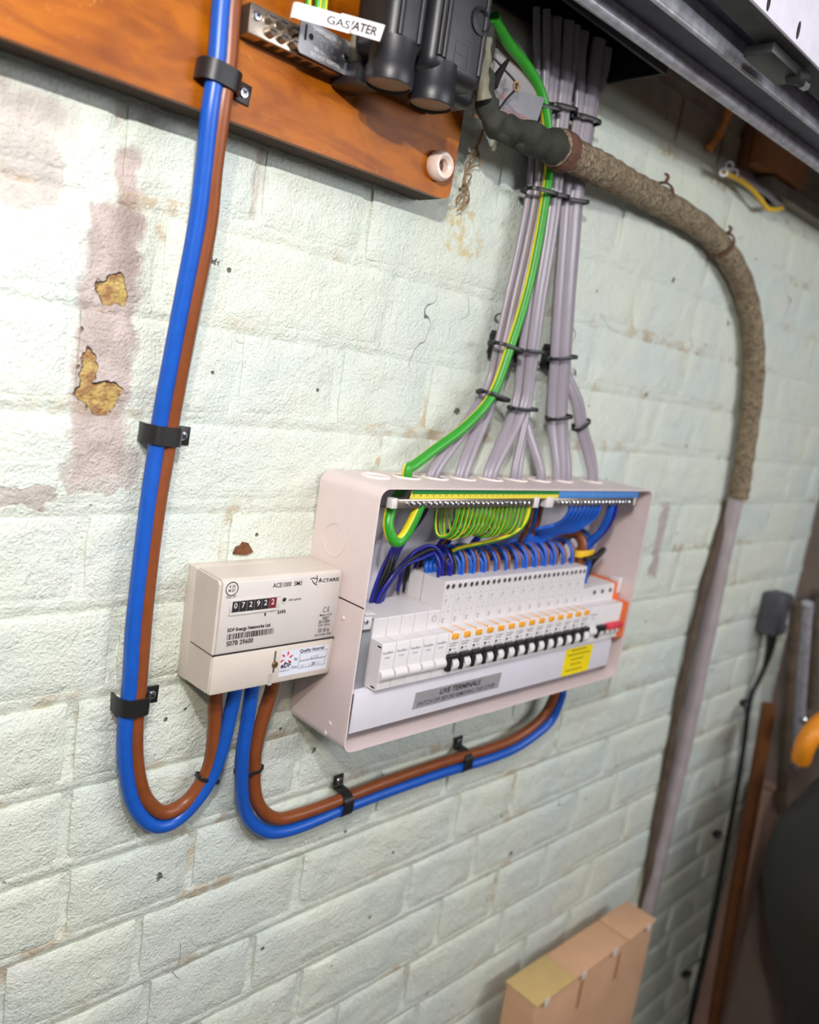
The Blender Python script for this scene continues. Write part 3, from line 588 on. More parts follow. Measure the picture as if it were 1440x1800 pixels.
g = G(); s0 = M(832, 830); s1 = M(815, 1000); g.box(s0.x - .8, s0.x + .8, YF - .15, YF + .5, s1.z, s0.z); s2 = M(795, 1085); g.box(s0.x - 4, s0.x - .3, YF - .2, YF + 1, 64, s1.z - .5, mi=1); g.build('seal_slot', [mat('slot_shadow', rgb(92, 84, 78), .6), mat('slot_plastic', rgb(176, 170, 166), .45)], tcv)
p = M(823, 935); screw('brass_screw', (p.x, YF - .1, p.z), -Y, 2.8, tcv, mat('tarnished_brass', rgb(122, 96, 62), .5, .6), 'slot')
# quality sticker
c0 = M(850, 1038); c1 = M(1255, 770)
st = G().box(c0.x, c1.x, YF - .12, YF, c0.z + .2, c1.z - .3).build('quality_sticker', mat('sticker_white', rgb(214, 218, 230), .45, var=.02), tcv)
g = G(); YF = -50.64; T('Quality Assured', 1022, 1215, 842, 24, .03, b1=800); T('By', 978, 1005, 905, 22, .01); T('Date', 955, 1000, 970, 22, .01)
for (a0, a1, bt, bb) in ((1018, 1240, 850, 908), (1005, 1225, 914, 970)):
    q0 = M(a0, bb); q1 = M(a1, bt - 38); q1.z = q0.z + (M(a0, bt).z - q0.z)
    for bx in ((q0.x, q1.x, q0.z, q0.z + .3), (q0.x, q1.x, q1.z - .3, q1.z), (q0.x, q0.x + .3, q0.z, q1.z), (q1.x - .3, q1.x, q0.z, q1.z)): g.box(bx[0], bx[1], YF - .02, YF, bx[2], bx[3])
T('20', 1112, 1140, 942, 24, .03); g.build('lettering', INK, st)
g = G(); T('LFS', 1105, 1170, 890, 22, .0, .4); T('20.1', 1018, 1068, 962, 20, .0, .3); T('3/', 1085, 1110, 952, 20, .0, .3); T('Gr', 1148, 1180, 935, 16, 0, .3); g.build('handwriting', INKG, st)
g = G(); T('eDF', 868, 948, 968, 38, .035); T('ENERGY', 862, 940, 1000, 16, .0); g.build('company_lettering', INKN, st)
g = G(); c = M(918, 890)
for i in range(6):
    a = i * math.pi / 3 + .3; e = Vector((math.cos(a), 0, math.sin(a))); f = Vector((-math.sin(a), 0, math.cos(a))); P = [Vector((c.x, YF - .02, c.z)) + e * 2.0 + f * 0, Vector((c.x, YF - .02, c.z)) + e * 4.5 - f * 1.2, Vector((c.x, YF - .02, c.z)) + e * 7 + f * .3, Vector((c.x, YF - .02, c.z)) + e * 5.2 + f * 1.2]; g.add(P, [[0, 1, 2, 3]])
g.build('flower_emblem', INKR, st)
# ================================================================== CONSUMER UNIT ENCLOSURE
EW, EH, ED = 446, 238, 81
en = thing('consumer_unit', 'white metal consumer unit enclosure with its cover off', 'enclosure', (222, 0, 0))
def rr_(x0, x1, z0, z1, r, n=5):
    P = []
    for cx, cz, a0 in ((x1 - r, z0 + r, -90), (x1 - r, z1 - r, 0), (x0 + r, z1 - r, 90), (x0 + r, z0 + r, 180)):
        P += [(cx + r * math.cos(math.radians(a0 + 90 * i / n)), cz + r * math.sin(math.radians(a0 + 90 * i / n))) for i in range(n + 1)]
    return P
o = rr_(0, EW, 0, EH, 11); i_ = rr_(1.6, EW - 1.6, 1.6, EH - 1.6, 9.6); n = len(o); g = G()
vs = [(a, -ED, b) for a, b in o] + [(a, -ED, b) for a, b in i_] + [(a, -1, b) for a, b in o] + [(a, -3, b) for a, b in i_]
fs = [[k, (k + 1) % n, n + (k + 1) % n, n + k] for k in range(n)] + [[(k + 1) % n, k, 2 * n + k, 2 * n + (k + 1) % n] for k in range(n)] + [[n + k, n + (k + 1) % n, 3 * n + (k + 1) % n, 3 * n + k] for k in range(n)]
g.add(vs, fs); g.build('body_shell', ENC, en)
g = G(); g.prism(rr_(1, EW - 1, 1, EH - 1, 9), 'y', -3.2, -.6); g.build('back_panel', ENCI, en)
g = G(); g.box(2, EW - 2, -5.0, -3, 168, 204, .4); g.box(2, EW - 2, -4.0, -3, 205, 222, .4); g.build('back_rib', ENCI, en)
g = G(); g.box(-.35, .3, -ED - .1, -2, 133.2, 134.2); g.build('side_seam', INK, en)
g = G(); g.box(EW - .3, EW + .35, -ED, -2, 133.2, 134.2); g.build('side_seam', INK, en)
for (yy, zz) in ((-58.6, 19.8), (-54.5, 8.9), (-56.8, 117.2)):
    G().lathe([(2.2, 0), (1.9, .7), (1.0, 1.0), (0, 1.0)], (0, yy, zz), -X, 14).build('rivet', ENC, en)
g = G(); g.lathe([(15.2, 0), (15.2, .5), (14.5, .5), (14.5, 0)], (0, -31, 181), -X, 40); g.build('knockout', ENC, en)
HX = [38, 77, 115, 155, 198, 239, 281, 324, 385]
for x in HX:
    g = G(); g.lathe([(13.6, 0), (13.6, 1.2), (12.6, 1.6), (11.5, 1.2), (11.5, -2)], (x, -31, EH), Z, 28); g.build('grommet', mat('grommet_white', rgb(240, 230, 222), .5, var=.01), en)
    if x > 50: g = G(); g.cyl((x, -31, EH - 2), (x, -31, EH + .35), 11.6, n=24); g.build('grommet_throat', INKG, en)
    else: g = G(); g.cyl((x, -31, EH - 2), (x, -31, EH + .4), 11.6, n=24); g.build('blank_knockout', ENC, en)
# shroud plate over the lower chassis with its printed labels
sh = G().box(12, EW - 14, -72.4, -71, 13, 50.6, .5).box(12, EW - 14, -71, -30, 49.6, 50.6, .2).build('terminal_shroud', ENCI, en)
lb = G().prism([(88.5, 21), (217, 21), (219, 38), (90.5, 38)], 'y', -72.62, -72.4).build('live_terminals_label', GLAB, sh); tag(lb, 'grey LIVE TERMINALS label', None)
g = G(); put_text(g, 'LIVE TERMINALS', (124, -72.66, 30.4), 5.2, 62, bold=.035, shear=.22); put_text(g, 'SWITCH OFF BEFORE REMOVING THIS COVER', (94, -72.66, 23.2), 4.3, 116, bold=.012, shear=.22); g.build('lettering', INK, lb)
lb = G().prism([(333, 13.5), (389, 13.5), (391, 47), (335, 47)], 'y', -72.62, -72.4).build('yellow_label', YLAB, sh); tag(lb, 'yellow warning sticker', None)
g = G()
for a, b, zz in ((346, 378, 43), (340, 386, 37.5), (348, 374, 31.5), (348, 370, 25.5), (341, 374, 18.5)):
    x = a
    while x < b: w = rnd.uniform(4, 9); g.box(x, min(x + w, b), -72.68, -72.6, zz, zz + 1.8); x += w + 1.2
g.build('small_print', mat('ochre_print', rgb(140, 122, 10), .6), lb)
G().box(8, EW - 10, -14.4, -8, 62, 90, .6).build('din_rail', STEEL, en)
GALV = mat('dull_galvanised', rgb(142, 146, 152), .5, .35, var=.12, vscale=40)
G().box(3, 29.5, -64, -24, 51, 104, .6).build('chassis_cheek', GALV, en); G().box(EW - 8, EW - 3, -62, -24, 51, 104, .6).build('chassis_cheek', GALV, en)
p0 = at(638, 1105, -70); p1 = at(655, 1080, -70)
G().box(p0.x, p1.x, -70.5, -69, p0.z, p1.z, .3).box(p0.x, p1.x + 2, -72, -50, p1.z, p1.z + 1.4, .3).box(p0.x, p1.x, -70, -50, p0.z - 1.4, p0.z, .3).build('chassis_bracket', MOD, en)
screw('bracket_screw', at(644, 1093, -70.6), -Y, 2.4, en, STEEL)
g = G(); g.box(EW - 12, EW - 2, -66, -52, 104, 124, 1); g.build('chassis_bracket', MOD, en)
# ================================================================== MODULES ON THE RAIL
PIT = 17.33; MX = 30.5
ORD = ['first', 'second', 'third', 'fourth', 'fifth', 'sixth', 'seventh', 'eighth', 'ninth', 'tenth', 'eleventh', 'twelfth', 'thirteenth', 'fourteenth', 'fifteenth', 'sixteenth', 'seventeenth']
def prof(top): return [(-15, 52), (-76.5, 52), (-78.6, 53.5), (-79.2, 95.2), (-78, 96.8), (-63.6, 97.3), (-63.6, top - .8), (-62.8, top), (-15, top)]
def copy_tree(o, parent=None):
    c = o.copy(); COL.objects.link(c); c.parent = parent
    for ch in [q for q in bpy.data.objects if q.parent == o]: copy_tree(ch, c)
    return c
bl = thing('blanking_module', 'plain white blanking module, first from the left on the rail', 'module', (MX, -15, 52), 'white blanking modules')
g = G(); g.prism(prof(115), 'x', MX + .35, MX + PIT - .35); g.build('body', MOD, bl)
g = G(); g.cyl((MX + 1.2, -77.6, 66.5), (MX + PIT - 1.2, -77.6, 66.5), 5.4, n=20); g.build('roller_bar', MOD, bl)
g = G(); put_text(g, 'FuseBox', (MX + 1.6, -79.35, 87), 2.7, 13, bold=.0, shear=.15); put_text(g, 'ICONS', (MX + 5, -79.3, 82.5), 1.7, 6); g.build('lettering', INKG, bl)
G().box(MX + .2, MX + .45, -77.5, -73, 92.5, 94).box(MX + .2, MX + .45, -76, -71, 54, 55.5).build('side_slot', INK, bl)
tail_ = ['second from the left on the rail', 'third from the left on the rail', 'fourth from the left on the rail', 'with terminal screw, beside the first orange-button breaker']
for k in range(1, 5):
    c = copy_tree(bl); c.location.x = (MX + PIT * k) * .001; c['label'] = 'plain white blanking module, ' + tail_[k - 1]
    if k == 4:
        xx = MX + PIT * 4; ROOT[c.name] = Vector((xx, -15, 52)); g = G(); g.lathe([(3.3, 0), (3.3, .5), (2.7, .5), (2.7, -.2), (0, -.2)], (xx + 9.5, -63.7, 107), -Y, 18); g.build('terminal_screw', STEEL, c)
x0 = MX + PIT * 5
cb = thing('circuit_breaker', 'x', 'breaker', (x0, -15, 52), 'white circuit breakers with orange test buttons')
g = G(); g.prism(prof(143), 'x', x0 + .28, x0 + PIT - .28); body = g.build('body', MOD, cb)
G().box(x0 + .1, x0 + .3, -34.4, -33.8, 98, 142.6).box(x0 + .1, x0 + .3, -76, -72, 92, 94).build('side_line', INKG, body)
g = G(); g.box(x0 + 4.2, x0 + 13, -80.8, -76, 90.0, 95.4, .7); g.prism([(x0 + 3.2, -79.4), (x0 + 4.6, -79.4), (x0 + 3.4, -64), (x0 + 2.8, -64)], 'z', 96.2, 97.6); g.build('test_button', ORG, cb)
tgl = G().box(x0 + .8, x0 + PIT - .6, -83.4, -77, 70.6, 75, 1.2).box(x0 + 1, x0 + 6.6, -83, -77, 58, 71, 1).build('toggle', BLK, cb)
g = G()
for q in range(3): g.lathe([(5.6, 0), (6.3, .3), (6.3, 1.7), (5.6, 2)], (x0 + 7.8 + 2.9 * q, -78.0, 63.8), X, 18)
g.build('toggle_fin', mat('white_fin', rgb(238, 236, 238), .35, var=.01), cb)
for dx in (4.6, 12.4):
    g = G(); g.lathe([(3.4, 0), (3.4, .35), (2.7, .45), (2.6, -.1)], (x0 + dx, -63.6, 137.6), -Y, 16); g.lathe([(2.6, 0), (0, .05)], (x0 + dx, -63.65, 137.6), -Y, 16, 1); g.obox((x0 + dx, -63.75, 137.6), Vector((.7, 0, .7)).normalized(), Y, Vector((-.7, 0, .7)).normalized(), 2.2, .1, .4, mi=2); g.build('terminal_screw', [MOD, mat('screw_recess', rgb(72, 70, 74), .4, .5), CHROME], cb)
g = G(); put_text(g, 'FuseBox', (x0 + 1.8, -79.35, 84.6), 2.2, 12.6, shear=.15); g.box(x0 + 3, x0 + 6, -79.3, -79.2, 78.3, 80.4, mi=1); g.add([(x0 + 3, -79.32, 77), (x0 + 5, -79.32, 78.4), (x0 + 3, -79.32, 78.4)], [[0, 1, 2]], 1)
for zz, a, b in ((82.6, 2.5, 12), (79, 8.5, 12), (75.6, 2, 5), (75.6, 6.5, 9), (75.6, 10.5, 14.5)): g.box(x0 + a, x0 + b, -79.28, -79.2, zz, zz + .8)
for zz, a, b in ((128, 3, 4.5), (128, 11, 12.5), (124, 4, 7), (122.6, 3, 6), (120, 3.5, 5), (117, 10, 11), (112, 3, 4.5), (112, 9, 11.5), (106, 3, 4), (104.5, 3, 7), (103, 3, 5.5), (101.5, 3, 6)): g.box(x0 + a, x0 + b, -63.72, -63.6, zz, zz + .6)
g.build('printed_marks', [INKG, INK], cb)
CBX = []
for k in range(14):
    c = cb if k == 0 else copy_tree(cb); c.location.x = (x0 + PIT * k) * .001; CBX.append(x0 + PIT * k)
    c['label'] = 'white circuit breaker with orange test button, ' + (ORD[k] + ' from the left' if k < 13 else 'last before the main switch end')
xe = x0 + PIT * 14
# spare, surge device, main switch
c = copy_tree(bl); c.location.x = xe * .001; c['label'] = 'single white blanking module between the last orange-button breaker and main switch'
x1 = xe + PIT
sp = thing('surge_module', 'narrow white module with black lever beside the red main switch', 'module', (x1, -15, 52))
g = G(); g.prism(prof(117), 'x', x1 + .15, x1 + PIT - .15); g.build('body', MOD, sp); g = G(); g.box(x1 + 1, x1 + PIT - 1, -84, -77, 67, 74, 1); g.box(x1 + 1, x1 + 6, -82, -77, 58, 68, 1); g.build('toggle', BLK, sp)
g = G(); g.lathe([(4.6, 0), (5.4, .3), (5.4, 5.7), (4.6, 6)], (x1 + 8, -77.4, 64), X, 18); g.build('toggle_fin', MOD, sp)
x2 = x1 + PIT
ms = thing('main_switch', 'double-width main switch with red lever and orange side panel', 'switch', (x2, -15, 52))
g = G(); g.prism(prof(117), 'x', x2 + .15, x2 + 2 * PIT - .15); g.build('body', MOD, ms); g = G(); g.box(x2 + 2, x2 + 2 * PIT - 1, -86, -77, 67.5, 74.5, 1.2); g.build('lever', RED, ms)
for q in range(3): g = G(); g.lathe([(4.6, 0), (5.4, .3), (5.4, 5.7), (4.6, 6)], (x2 + 4 + 10 * q, -77.4, 63.5), X, 18); g.build('toggle_fin', MOD, ms)
g = G(); g.prism([(-15, 50), (-78, 50), (-80.5, 53), (-80.5, 97), (-64.5, 98), (-64.5, 118), (-15, 118)], 'x', x2 + 2 * PIT, x2 + 2 * PIT + 11); g.build('side_panel', ORGS, ms)
for q, xx in ((0, x1 + 8.5), (1, x2 + 8.5), (2, x2 + 26)):
    g = G(); g.lathe([(2.7, 0), (2.7, .4), (2.1, .4), (0, .1)], (xx, -63.6, 109), -Y, 16); g.build('terminal_screw', mat('screw_recess', rgb(72, 70, 74), .4, .5), sp if q == 0 else ms)
# ================================================================== TERMINAL BARS
eb = thing('earth_bar', 'earth terminal bar with a row of bright screws and green-yellow strip', 'terminal bar', (120, -75, 224))
g = G(); g.box(24, 214, -79, -70, 219.5, 227.5, .5); g.build('bar', NICK, eb)
G().box(18, 25, -78, -71, 219, 228, .6).build('end_post', MOD, eb); G().box(214, 223, -79, -71, 218, 229, .6).build('end_post', MOD, eb)
for i in range(25):
    x = 36 + 7.05 * i; g = G(); g.lathe([(2.7, 0), (2.7, 1.4), (1.9, 2.0), (0, 2.0)], (x, -79, 223.3), (0, -1, .25), 12); g.obox((x, -81.1, 223.9), Vector((math.cos(i), 0, math.sin(i))), Y, Vector((-math.sin(i), 0, math.cos(i))), 2.2, .15, .45, mi=1); g.build('clamp_screw', [CHROME, INK], eb)
stp = G().prism([(38, 227.8), (255, 227.8), (255, 236.3), (40, 236.3)], 'y', -78.6, -77.6).build('marker_strip', YSTR, eb)
G().prism([(39, 232), (255, 232), (255, 236.3), (40, 236.3)], 'y', -78.75, -78.6).build('green_band', GSTR, stp)
g = G()
for i in range(25): put_text(g, str(25 - i), (42 + 8.1 * i, -78.8, 230), 1.7, None, center=True)
g.build('numerals', INK, stp)
nb_ = thing('neutral_bar', 'neutral terminal bar with screws and blue numbered strip', 'terminal bar', (330, -75, 224))
g = G(); g.box(248, 408, -79, -70, 219.5, 227.5, .5); g.build('bar', NICK, nb_)
G().box(236, 248, -79, -71, 218, 229, .6).build('end_post', MOD, nb_); G().box(406, 414, -78, -71, 219, 228, .6).build('end_post', MOD, nb_)
for i in range(21):
    x = 256 + 7.05 * i; g = G(); g.lathe([(2.7, 0), (2.7, 1.4), (1.9, 2.0), (0, 2.0)], (x, -79, 223.3), (0, -1, .25), 12); g.obox((x, -81.1, 223.9), Vector((math.cos(i), 0, math.sin(i))), Y, Vector((-math.sin(i), 0, math.cos(i))), 2.2, .15, .45, mi=1); g.build('clamp_screw', [CHROME, INK], nb_)
stp = G().box(255, 416, -78.6, -77.6, 227.8, 236.3, .1).build('marker_strip', BSTR, nb_)
g = G()
for i in range(19): put_text(g, str(i + 1), (262 + 8 * i, -78.7, 231), 2.0, None, center=True)
g.build('numerals', mat('pale_numerals', rgb(170, 205, 236), .5), stp)
# ================================================================== WIRES
GY = lambda j, n: 1 if j in (0, 1, 2, 6, 7, 8) else 0
def wire(P, r, m, label, group=None, name='wire', n=10, res=6, mis=None, twist=0.0):
    g = G(); g.tube(P, r, n, res=res, mis=mis, twist=twist); return solo(g, name, m, label, 'wire', P[0], group, 80)
# main earth: down the wall, through the top, U-loop and up to the bar
EP = [(868, 30), (893, 75), (925, 115), (950, 160), (962, 220), (965, 290), (960, 340), (945, 430), (925, 520), (897, 610), (865, 695), (820, 748), (765, 790), (728, 818)]
ED_ = [-50, -40, -33, -29, -28, -28, -30, -32, -33, -34, -33, -32, -31, -31]
P = [at(a, b, d) for (a, b), d in zip(EP, ED_)] + [Vector((77, -31, 246)), Vector((76, -32, 234)), Vector((60, -46, 231)), Vector((38, -60, 222)), Vector((27, -67, 206)), Vector((30, -70, 193)), Vector((37, -71, 187.5)), Vector((44, -72, 193)), Vector((50, -74, 207)), Vector((55, -75, 222))]
g = G(); g.tube(P, 5.0, 20, 5.001, (1, -.5, .1), 7, mis=lambda j, n: 1 if j in (8, 9, 10, 11, 12, 13) else 0); solo(g, 'main_earth_cable', [GRN, YEL], 'thick green and yellow earth cable curving into the consumer unit', 'cable', P[0], sharp=80)
for i in range(17):
    x = 106 + 6.35 * i; j = rnd.uniform(-2, 2); k = rnd.uniform(-2, 2)
    P = [(x, -75, 221), (x + .6, -74.5, 212), (x + .3, -73, 200 + k), (x - 1, -69, 191 + k), (x - 3 + j, -63, 187.5 + k), (x - 5 + j, -58, 191 + k), (x - 6 + j, -55, 204), (x - 6, -52, 218), (x - 4 + j, -45, 233)]
    wire(P, 1.45, [GRN, YEL], 'thin green and yellow earth wire, ' + ORD[i] + ' from the left in the hanging loops', 'earth wire loops under the earth bar', 'earth_wire', 12, 7, GY, rnd.uniform(0, 2.5))
P = [(213, -75, 221), (213, -75, 208), (209, -72, 196), (200, -66, 187), (182, -55, 178), (160, -42, 170), (150, -36, 164)]
wire(P, 2.3, [YEL, GRN], 'yellow earth wire sweeping down from the right end of the earth bar', None, 'earth_wire', 12, 7, lambda j, n: 1 if j in (2, 3) else 0)
# breaker wires
for k in range(14):
    xc = CBX[k] + PIT / 2; a = rnd.uniform(-2.5, 2.5); h = rnd.uniform(-3, 3)
    nm = ORD[k] + ' orange-button breaker'; dn = k < 2
    P = [(xc - 3.5, -48, 139), (xc - 3.5, -48.5, 150), (xc - 4, -45, 160 + h), (xc - 6, -36, 166.5 + h), (xc - 9 + a, -25, 165 + h), (xc - 13 + a, -15, 155), (xc - 15 + a, -10, 140), (xc - 15 + a, -9, 118)]
    wire(P, 2.0 if k > 6 else 1.8, NAVY if dn else BLUE2, ('dark blue' if dn else 'blue') + ' wire arching out of the top of the ' + nm, 'wires arching into the breakers')
    a = rnd.uniform(-2.5, 2.5); P = [(xc + 5.2, -45, 139), (xc + 5.2, -45.5, 150), (xc + 5, -42, 159 + h), (xc + 3, -33, 165.5 + h), (xc + a, -22, 164 + h), (xc - 4 + a, -13, 153), (xc - 6 + a, -9, 138), (xc - 6 + a, -8, 118)]
    wire(P, 1.9 if k > 6 else 1.65, BLK if dn else BRN2, ('black' if dn else 'brown') + ' wire arching out of the top of the ' + nm, 'wires arching into the breakers')
    if k in (2, 3, 4, 8, 9, 10, 11):
        P = [(xc - 6, -46, 139), (xc - 6, -46, 150), (xc - 7, -42, 157 + h), (xc - 10, -33, 162 + h), (xc - 13, -22, 159 + h), (xc - 17, -12, 148), (xc - 18, -9, 120)]
        wire(P, 1.7, BLUE2, 'second blue wire arching out of the top of the ' + nm, 'wires arching into the breakers')
# dark blue and black conductors at the left end
rows = [(NAVY, 'dark blue'), (BLK, 'black'), (NAVY, 'dark blue'), (BLK, 'black'), (NAVY, 'dark blue'), (BLK, 'black'), (NAVY, 'dark blue')]
for i, (m, nm) in enumerate(rows):
    o = i * 3.2; P = [(96 + o * .9, -34 - i % 3, 233), (94 + o * .8, -33, 210), (90 + o * .8, -30, 196), (82 + o * .7, -27, 180), (76 + o * .6, -25, 164), (68 + o * .75, -24 - (i % 2) * 3, 145), (62 + o * .8, -24, 124), (60 + o * .8, -24, 108)]
    wire(P, 1.7, m, nm + ' wire, ' + ORD[i] + ' from the left in the slanting bunch behind the modules', 'slanting wire bunch left of the breakers')
for i, (m, nm, dz) in enumerate(((NAVY, 'dark blue', 0), (BLK, 'black', -4), (NAVY, 'dark blue', -8))):
    o = i * 4.5; P = [(129 + o, -46, 139), (129 + o, -47, 152), (125 + o, -44, 166 + dz), (114 + o, -40, 173 + dz), (99 + o, -36, 167 + dz), (85 + o * .7, -32, 152), (72 + o * .5, -30, 134), (66 + o * .5, -28, 120), (66 + o * .4, -26, 106)]
    wire(P, 1.6, m, nm + ' wire looping wide over the left end of the breakers, ' + ('outermost' if i == 0 else 'middle' if i == 1 else 'innermost'), 'wide wire loops at the left end')
for i in range(3):
    P = [(123 + 6 * i, -33, 140), (121 + 6 * i, -32, 149), (128 + 6 * i, -27, 156), (146 + 8 * i, -18, 157)]
    wire(P, 2.2, BLUE2, 'short light blue wire crossing behind the breakers, ' + ORD[i] + ' from the left', 'light blue crossing wires')
for i, (m, nm) in enumerate(((NAVY, 'dark blue'), (BRN2, 'brown'), (BLK, 'black'), (NAVY, 'dark blue'))):
    P = [(162 + 4 * i, -30, 232), (160 + 4 * i, -28, 205), (156 + 4 * i, -24, 185), (148 + 5 * i, -18, 165), (145 + 5 * i, -14, 140)]
    wire(P, 1.8, m, nm + ' conductor dropping behind the earth wire loops' + (' nearest the left' if i == 0 else ' nearest the right' if i == 3 else ''), 'conductors behind the earth loops')
for i, (m, nm) in enumerate(((NAVY, 'dark blue'), (NAVY, 'dark blue'))):
    P = [(218 + 5 * i, -32, 233), (217 + 5 * i, -30, 206), (212 + 5 * i, -26, 186), (202 + 5 * i, -20, 170), (196 + 5 * i, -14, 150)]
    wire(P, 2.6, m, 'dark blue conductor dropping beside the right end of the earth wires, ' + ('left' if i == 0 else 'right') + ' of two', 'pair of dark blue conductors')
for i, (m, nm) in enumerate(((BRN2, 'left brown conductor'), (BLUE2, 'blue conductor between two brown ones'), (BRN2, 'right brown conductor'))):
    P = [(272 + 8 * i, -34, 236), (271 + 8 * i, -36, 214), (270 + 8 * i, -36, 190), (270 + 8 * i, -30, 172), (272 + 8 * i, -22, 160), (274 + 8 * i, -14, 140)]
    wire(P, 3.1 if i != 1 else 2.4, m, nm + ' dropping straight down below the neutral bar', 'brown and blue drop', 'conductor')
for i in range(8):
    x = 285 + 8.2 * i; P = [(x, -75, 221), (x + 1, -74, 211), (x + 2, -68, 201), (x + 1 - 2 * i, -58, 193 - i), (x - 12 - 3 * i, -46, 186 - i), (290 + i, -36, 178 - i * 1.4), (268 + 2 * i, -26, 170 - i), (245 + 3 * i, -18, 160)]
    wire(P, 2.1, BLUE2, 'blue wire, ' + ORD[i] + ' from the left in the fan under the neutral bar', 'blue neutral fan')
for i in range(2):
    P = [(368 + 10 * i, -74, 221), (370 + 10 * i, -72, 205), (373 + 9 * i, -64, 186), (370 + 8 * i, -52, 166), (362 + 10 * i, -42, 148), (356 + 12 * i, -36, 130)]
    wire(P, 4.2 if i == 0 else 3.0, BLUE if i == 0 else NAVY, ('thick blue conductor' if i == 0 else 'dark blue conductor') + ' curving from the right end of the neutral bar', None, 'conductor')
for i, (m, nm) in enumerate(((BRN, 'brown'), (BLUE, 'blue'))):
    x = 362 + 13 * i; P = [(x - 20, -16, 120), (x - 16, -18, 150), (x - 12, -24, 168), (x - 4, -36, 177), (x + 3, -46, 170), (x + 4, -49, 155), (x + 5, -48, 138), (x + 7, -46, 114)]
    wire(P, 6, m, nm + ' tail bending over inside the right end down to the main switch', None, 'tail_end', 16)
g = G(); c = Vector((372, -48, 156)); P = [c + Vector((17 * math.cos(a), 8 * math.sin(a), 1.5 * math.cos(a))) for a in [i * math.pi / 8 for i in range(16)]]
g.tube(P, 4.2, 8, .5, Z, 3, closed=True, square=True); solo(g, 'yellow_tape', mat('yellow_tape', rgb(236, 188, 40), .5), 'yellow tape wrapped around the two tails inside the right end', 'tape', c)
wire([(360, -58, 150), (378, -60, 153), (396, -58, 160), (402, -54, 156), (394, -48, 140), (388, -44, 112)], 3.0, BLK, 'black wire curling over the yellow tape at the right end', None, 'conductor', 12)

# ================================================================== GREY CABLES
def cable(P, r, ry, label, grp, wide=(1, -.3, 0)):
    g = G(); g.tube(P, r, 12, ry, wide, 7, square=False); return solo(g, 'grey_cable', GREY, label, 'cable', P[0], grp, 80)
T1 = [(962, 20), (962, 70), (960, 120), (956, 190), (949, 262), (943, 337), (926, 430), (906, 520), (886, 610), (862, 695)]
T2 = [(1000, 40), (997, 90), (992, 140), (986, 190), (978, 270), (972, 343), (960, 430), (945, 520), (932, 617), (918, 718)]
T3 = [(1048, 70), (1042, 110), (1034, 160), (1027, 210), (1013, 300), (1006, 353), (1000, 430), (993, 520), (986, 628), (980, 733)]
def bundle(T, dx, dy, ends, label, grp, r=6.2, ry=3.2, d0=-19, wide=(1, -.3, 0), skip=0):
    P = []
    for i, (a, b) in enumerate(T):
        p = at(a, b, d0); sp_ = 1.0 + (.9 if i < 2 else .3 if i < 3 else 0); P.append(p + Vector((dx * sp_, dy, 0)))
    P = P[:len(P) - skip]
    for e in ends: P.append(Vector(e))
    return cable(P, r, ry, label, grp, wide)
def drop(hx, off, z1=268):
    return [(hx + off * .9, -31, 249), (hx + off * .8, -32, 230)]
g1 = 'left grey cable bundle'; g2 = 'middle grey cable bundle'; g3 = 'right grey cable bundle'
bundle(T1, -6, 4, drop(115, -4), 'grey cable in the left bundle ending in the third entry hole, left of two', g1, 4.2, 2.8)
bundle(T1, -2, -2, drop(115, 4), 'grey cable in the left bundle ending in the third entry hole, right of two', g1, 4.2, 2.8)
bundle(T1, 3, 5, drop(155, -5), 'grey cable in the left bundle ending in the fourth entry hole, left of two', g1, 5.2, 2.8)
bundle(T1, 9, 2, drop(155, 4), 'grey cable in the left bundle ending in the fourth entry hole, right of two', g1, 5.2, 2.8)
bundle(T2, -8, 3, drop(198, -4), 'grey cable in the middle bundle slanting to the fifth entry hole, left of two', g2)
bundle(T2, -2, -3, drop(198, 4), 'grey cable in the middle bundle slanting to the fifth entry hole, right of two', g2)
bundle(T2, 4, -4, drop(239, -4), 'grey cable in the middle bundle dropping to the sixth entry hole, left of two', g2, 4.4)
bundle(T2, 8, 0, drop(239, 4), 'grey cable in the middle bundle dropping to the sixth entry hole, right of two', g2, 4.4)
bundle(T2, 10, 6, drop(281, 0), 'grey cable in the middle bundle splaying right to the seventh entry hole', g2)
bundle(T3, -11, 0, drop(322, -11), 'grey cable in the right bundle dropping straight to the eighth hole, leftmost', g3)
bundle(T3, 0, -4, drop(322, 0), 'grey cable in the right bundle dropping straight to the eighth hole, middle', g3, 8, 3.8)
bundle(T3, 11, 0, drop(322, 11), 'grey cable in the right bundle dropping straight to the eighth hole, rightmost', g3)
for k, (dx, nm) in enumerate(((4, 'left'), (13, 'right'))):
    bundle(T3, dx, 7, [(333 + dx, -20, 330), (350 + dx, -22, 300), (368 + dx, -27, 270), (381 + dx * .6, -31, 246), (381 + dx * .6, -32, 231)], 'grey cable splaying right from the right bundle to the last hole, ' + nm + ' of two', g3, 5.6, 3, skip=1)
def tie_at(px, d0, T, i, ru, rw, label, dx=0.0, dy=0.0, mount=False, wide=(1, -.2, 0)):
    c = at(*T[i], d0) + Vector((dx, dy, 0)); d = at(*T[max(i - 1, 0)], d0) - at(*T[min(i + 1, len(T) - 1)], d0)
    return tie(c, d, wide, ru, rw, label, .52)
tie_at(0, -24, T1, 3, 17, 10, 'black cable tie around the left bundle above the jute cable', 1)
tie_at(0, -24, T2, 3, 17, 10, 'black cable tie around the middle bundle above the jute cable', 1)
tie_at(0, -24, T3, 3, 18, 10, 'black cable tie around the right bundle above the jute cable', 1)
tie_at(0, -26, T1, 5, 18, 13, 'black cable tie around the left bundle just below the jute cable', 2, -2)
tie_at(0, -23, T2, 5, 17, 10, 'black cable tie around the middle bundle just below the jute cable', 1)
tie_at(0, -23, T3, 5, 18, 10, 'black cable tie around the right bundle just below the jute cable', 1)
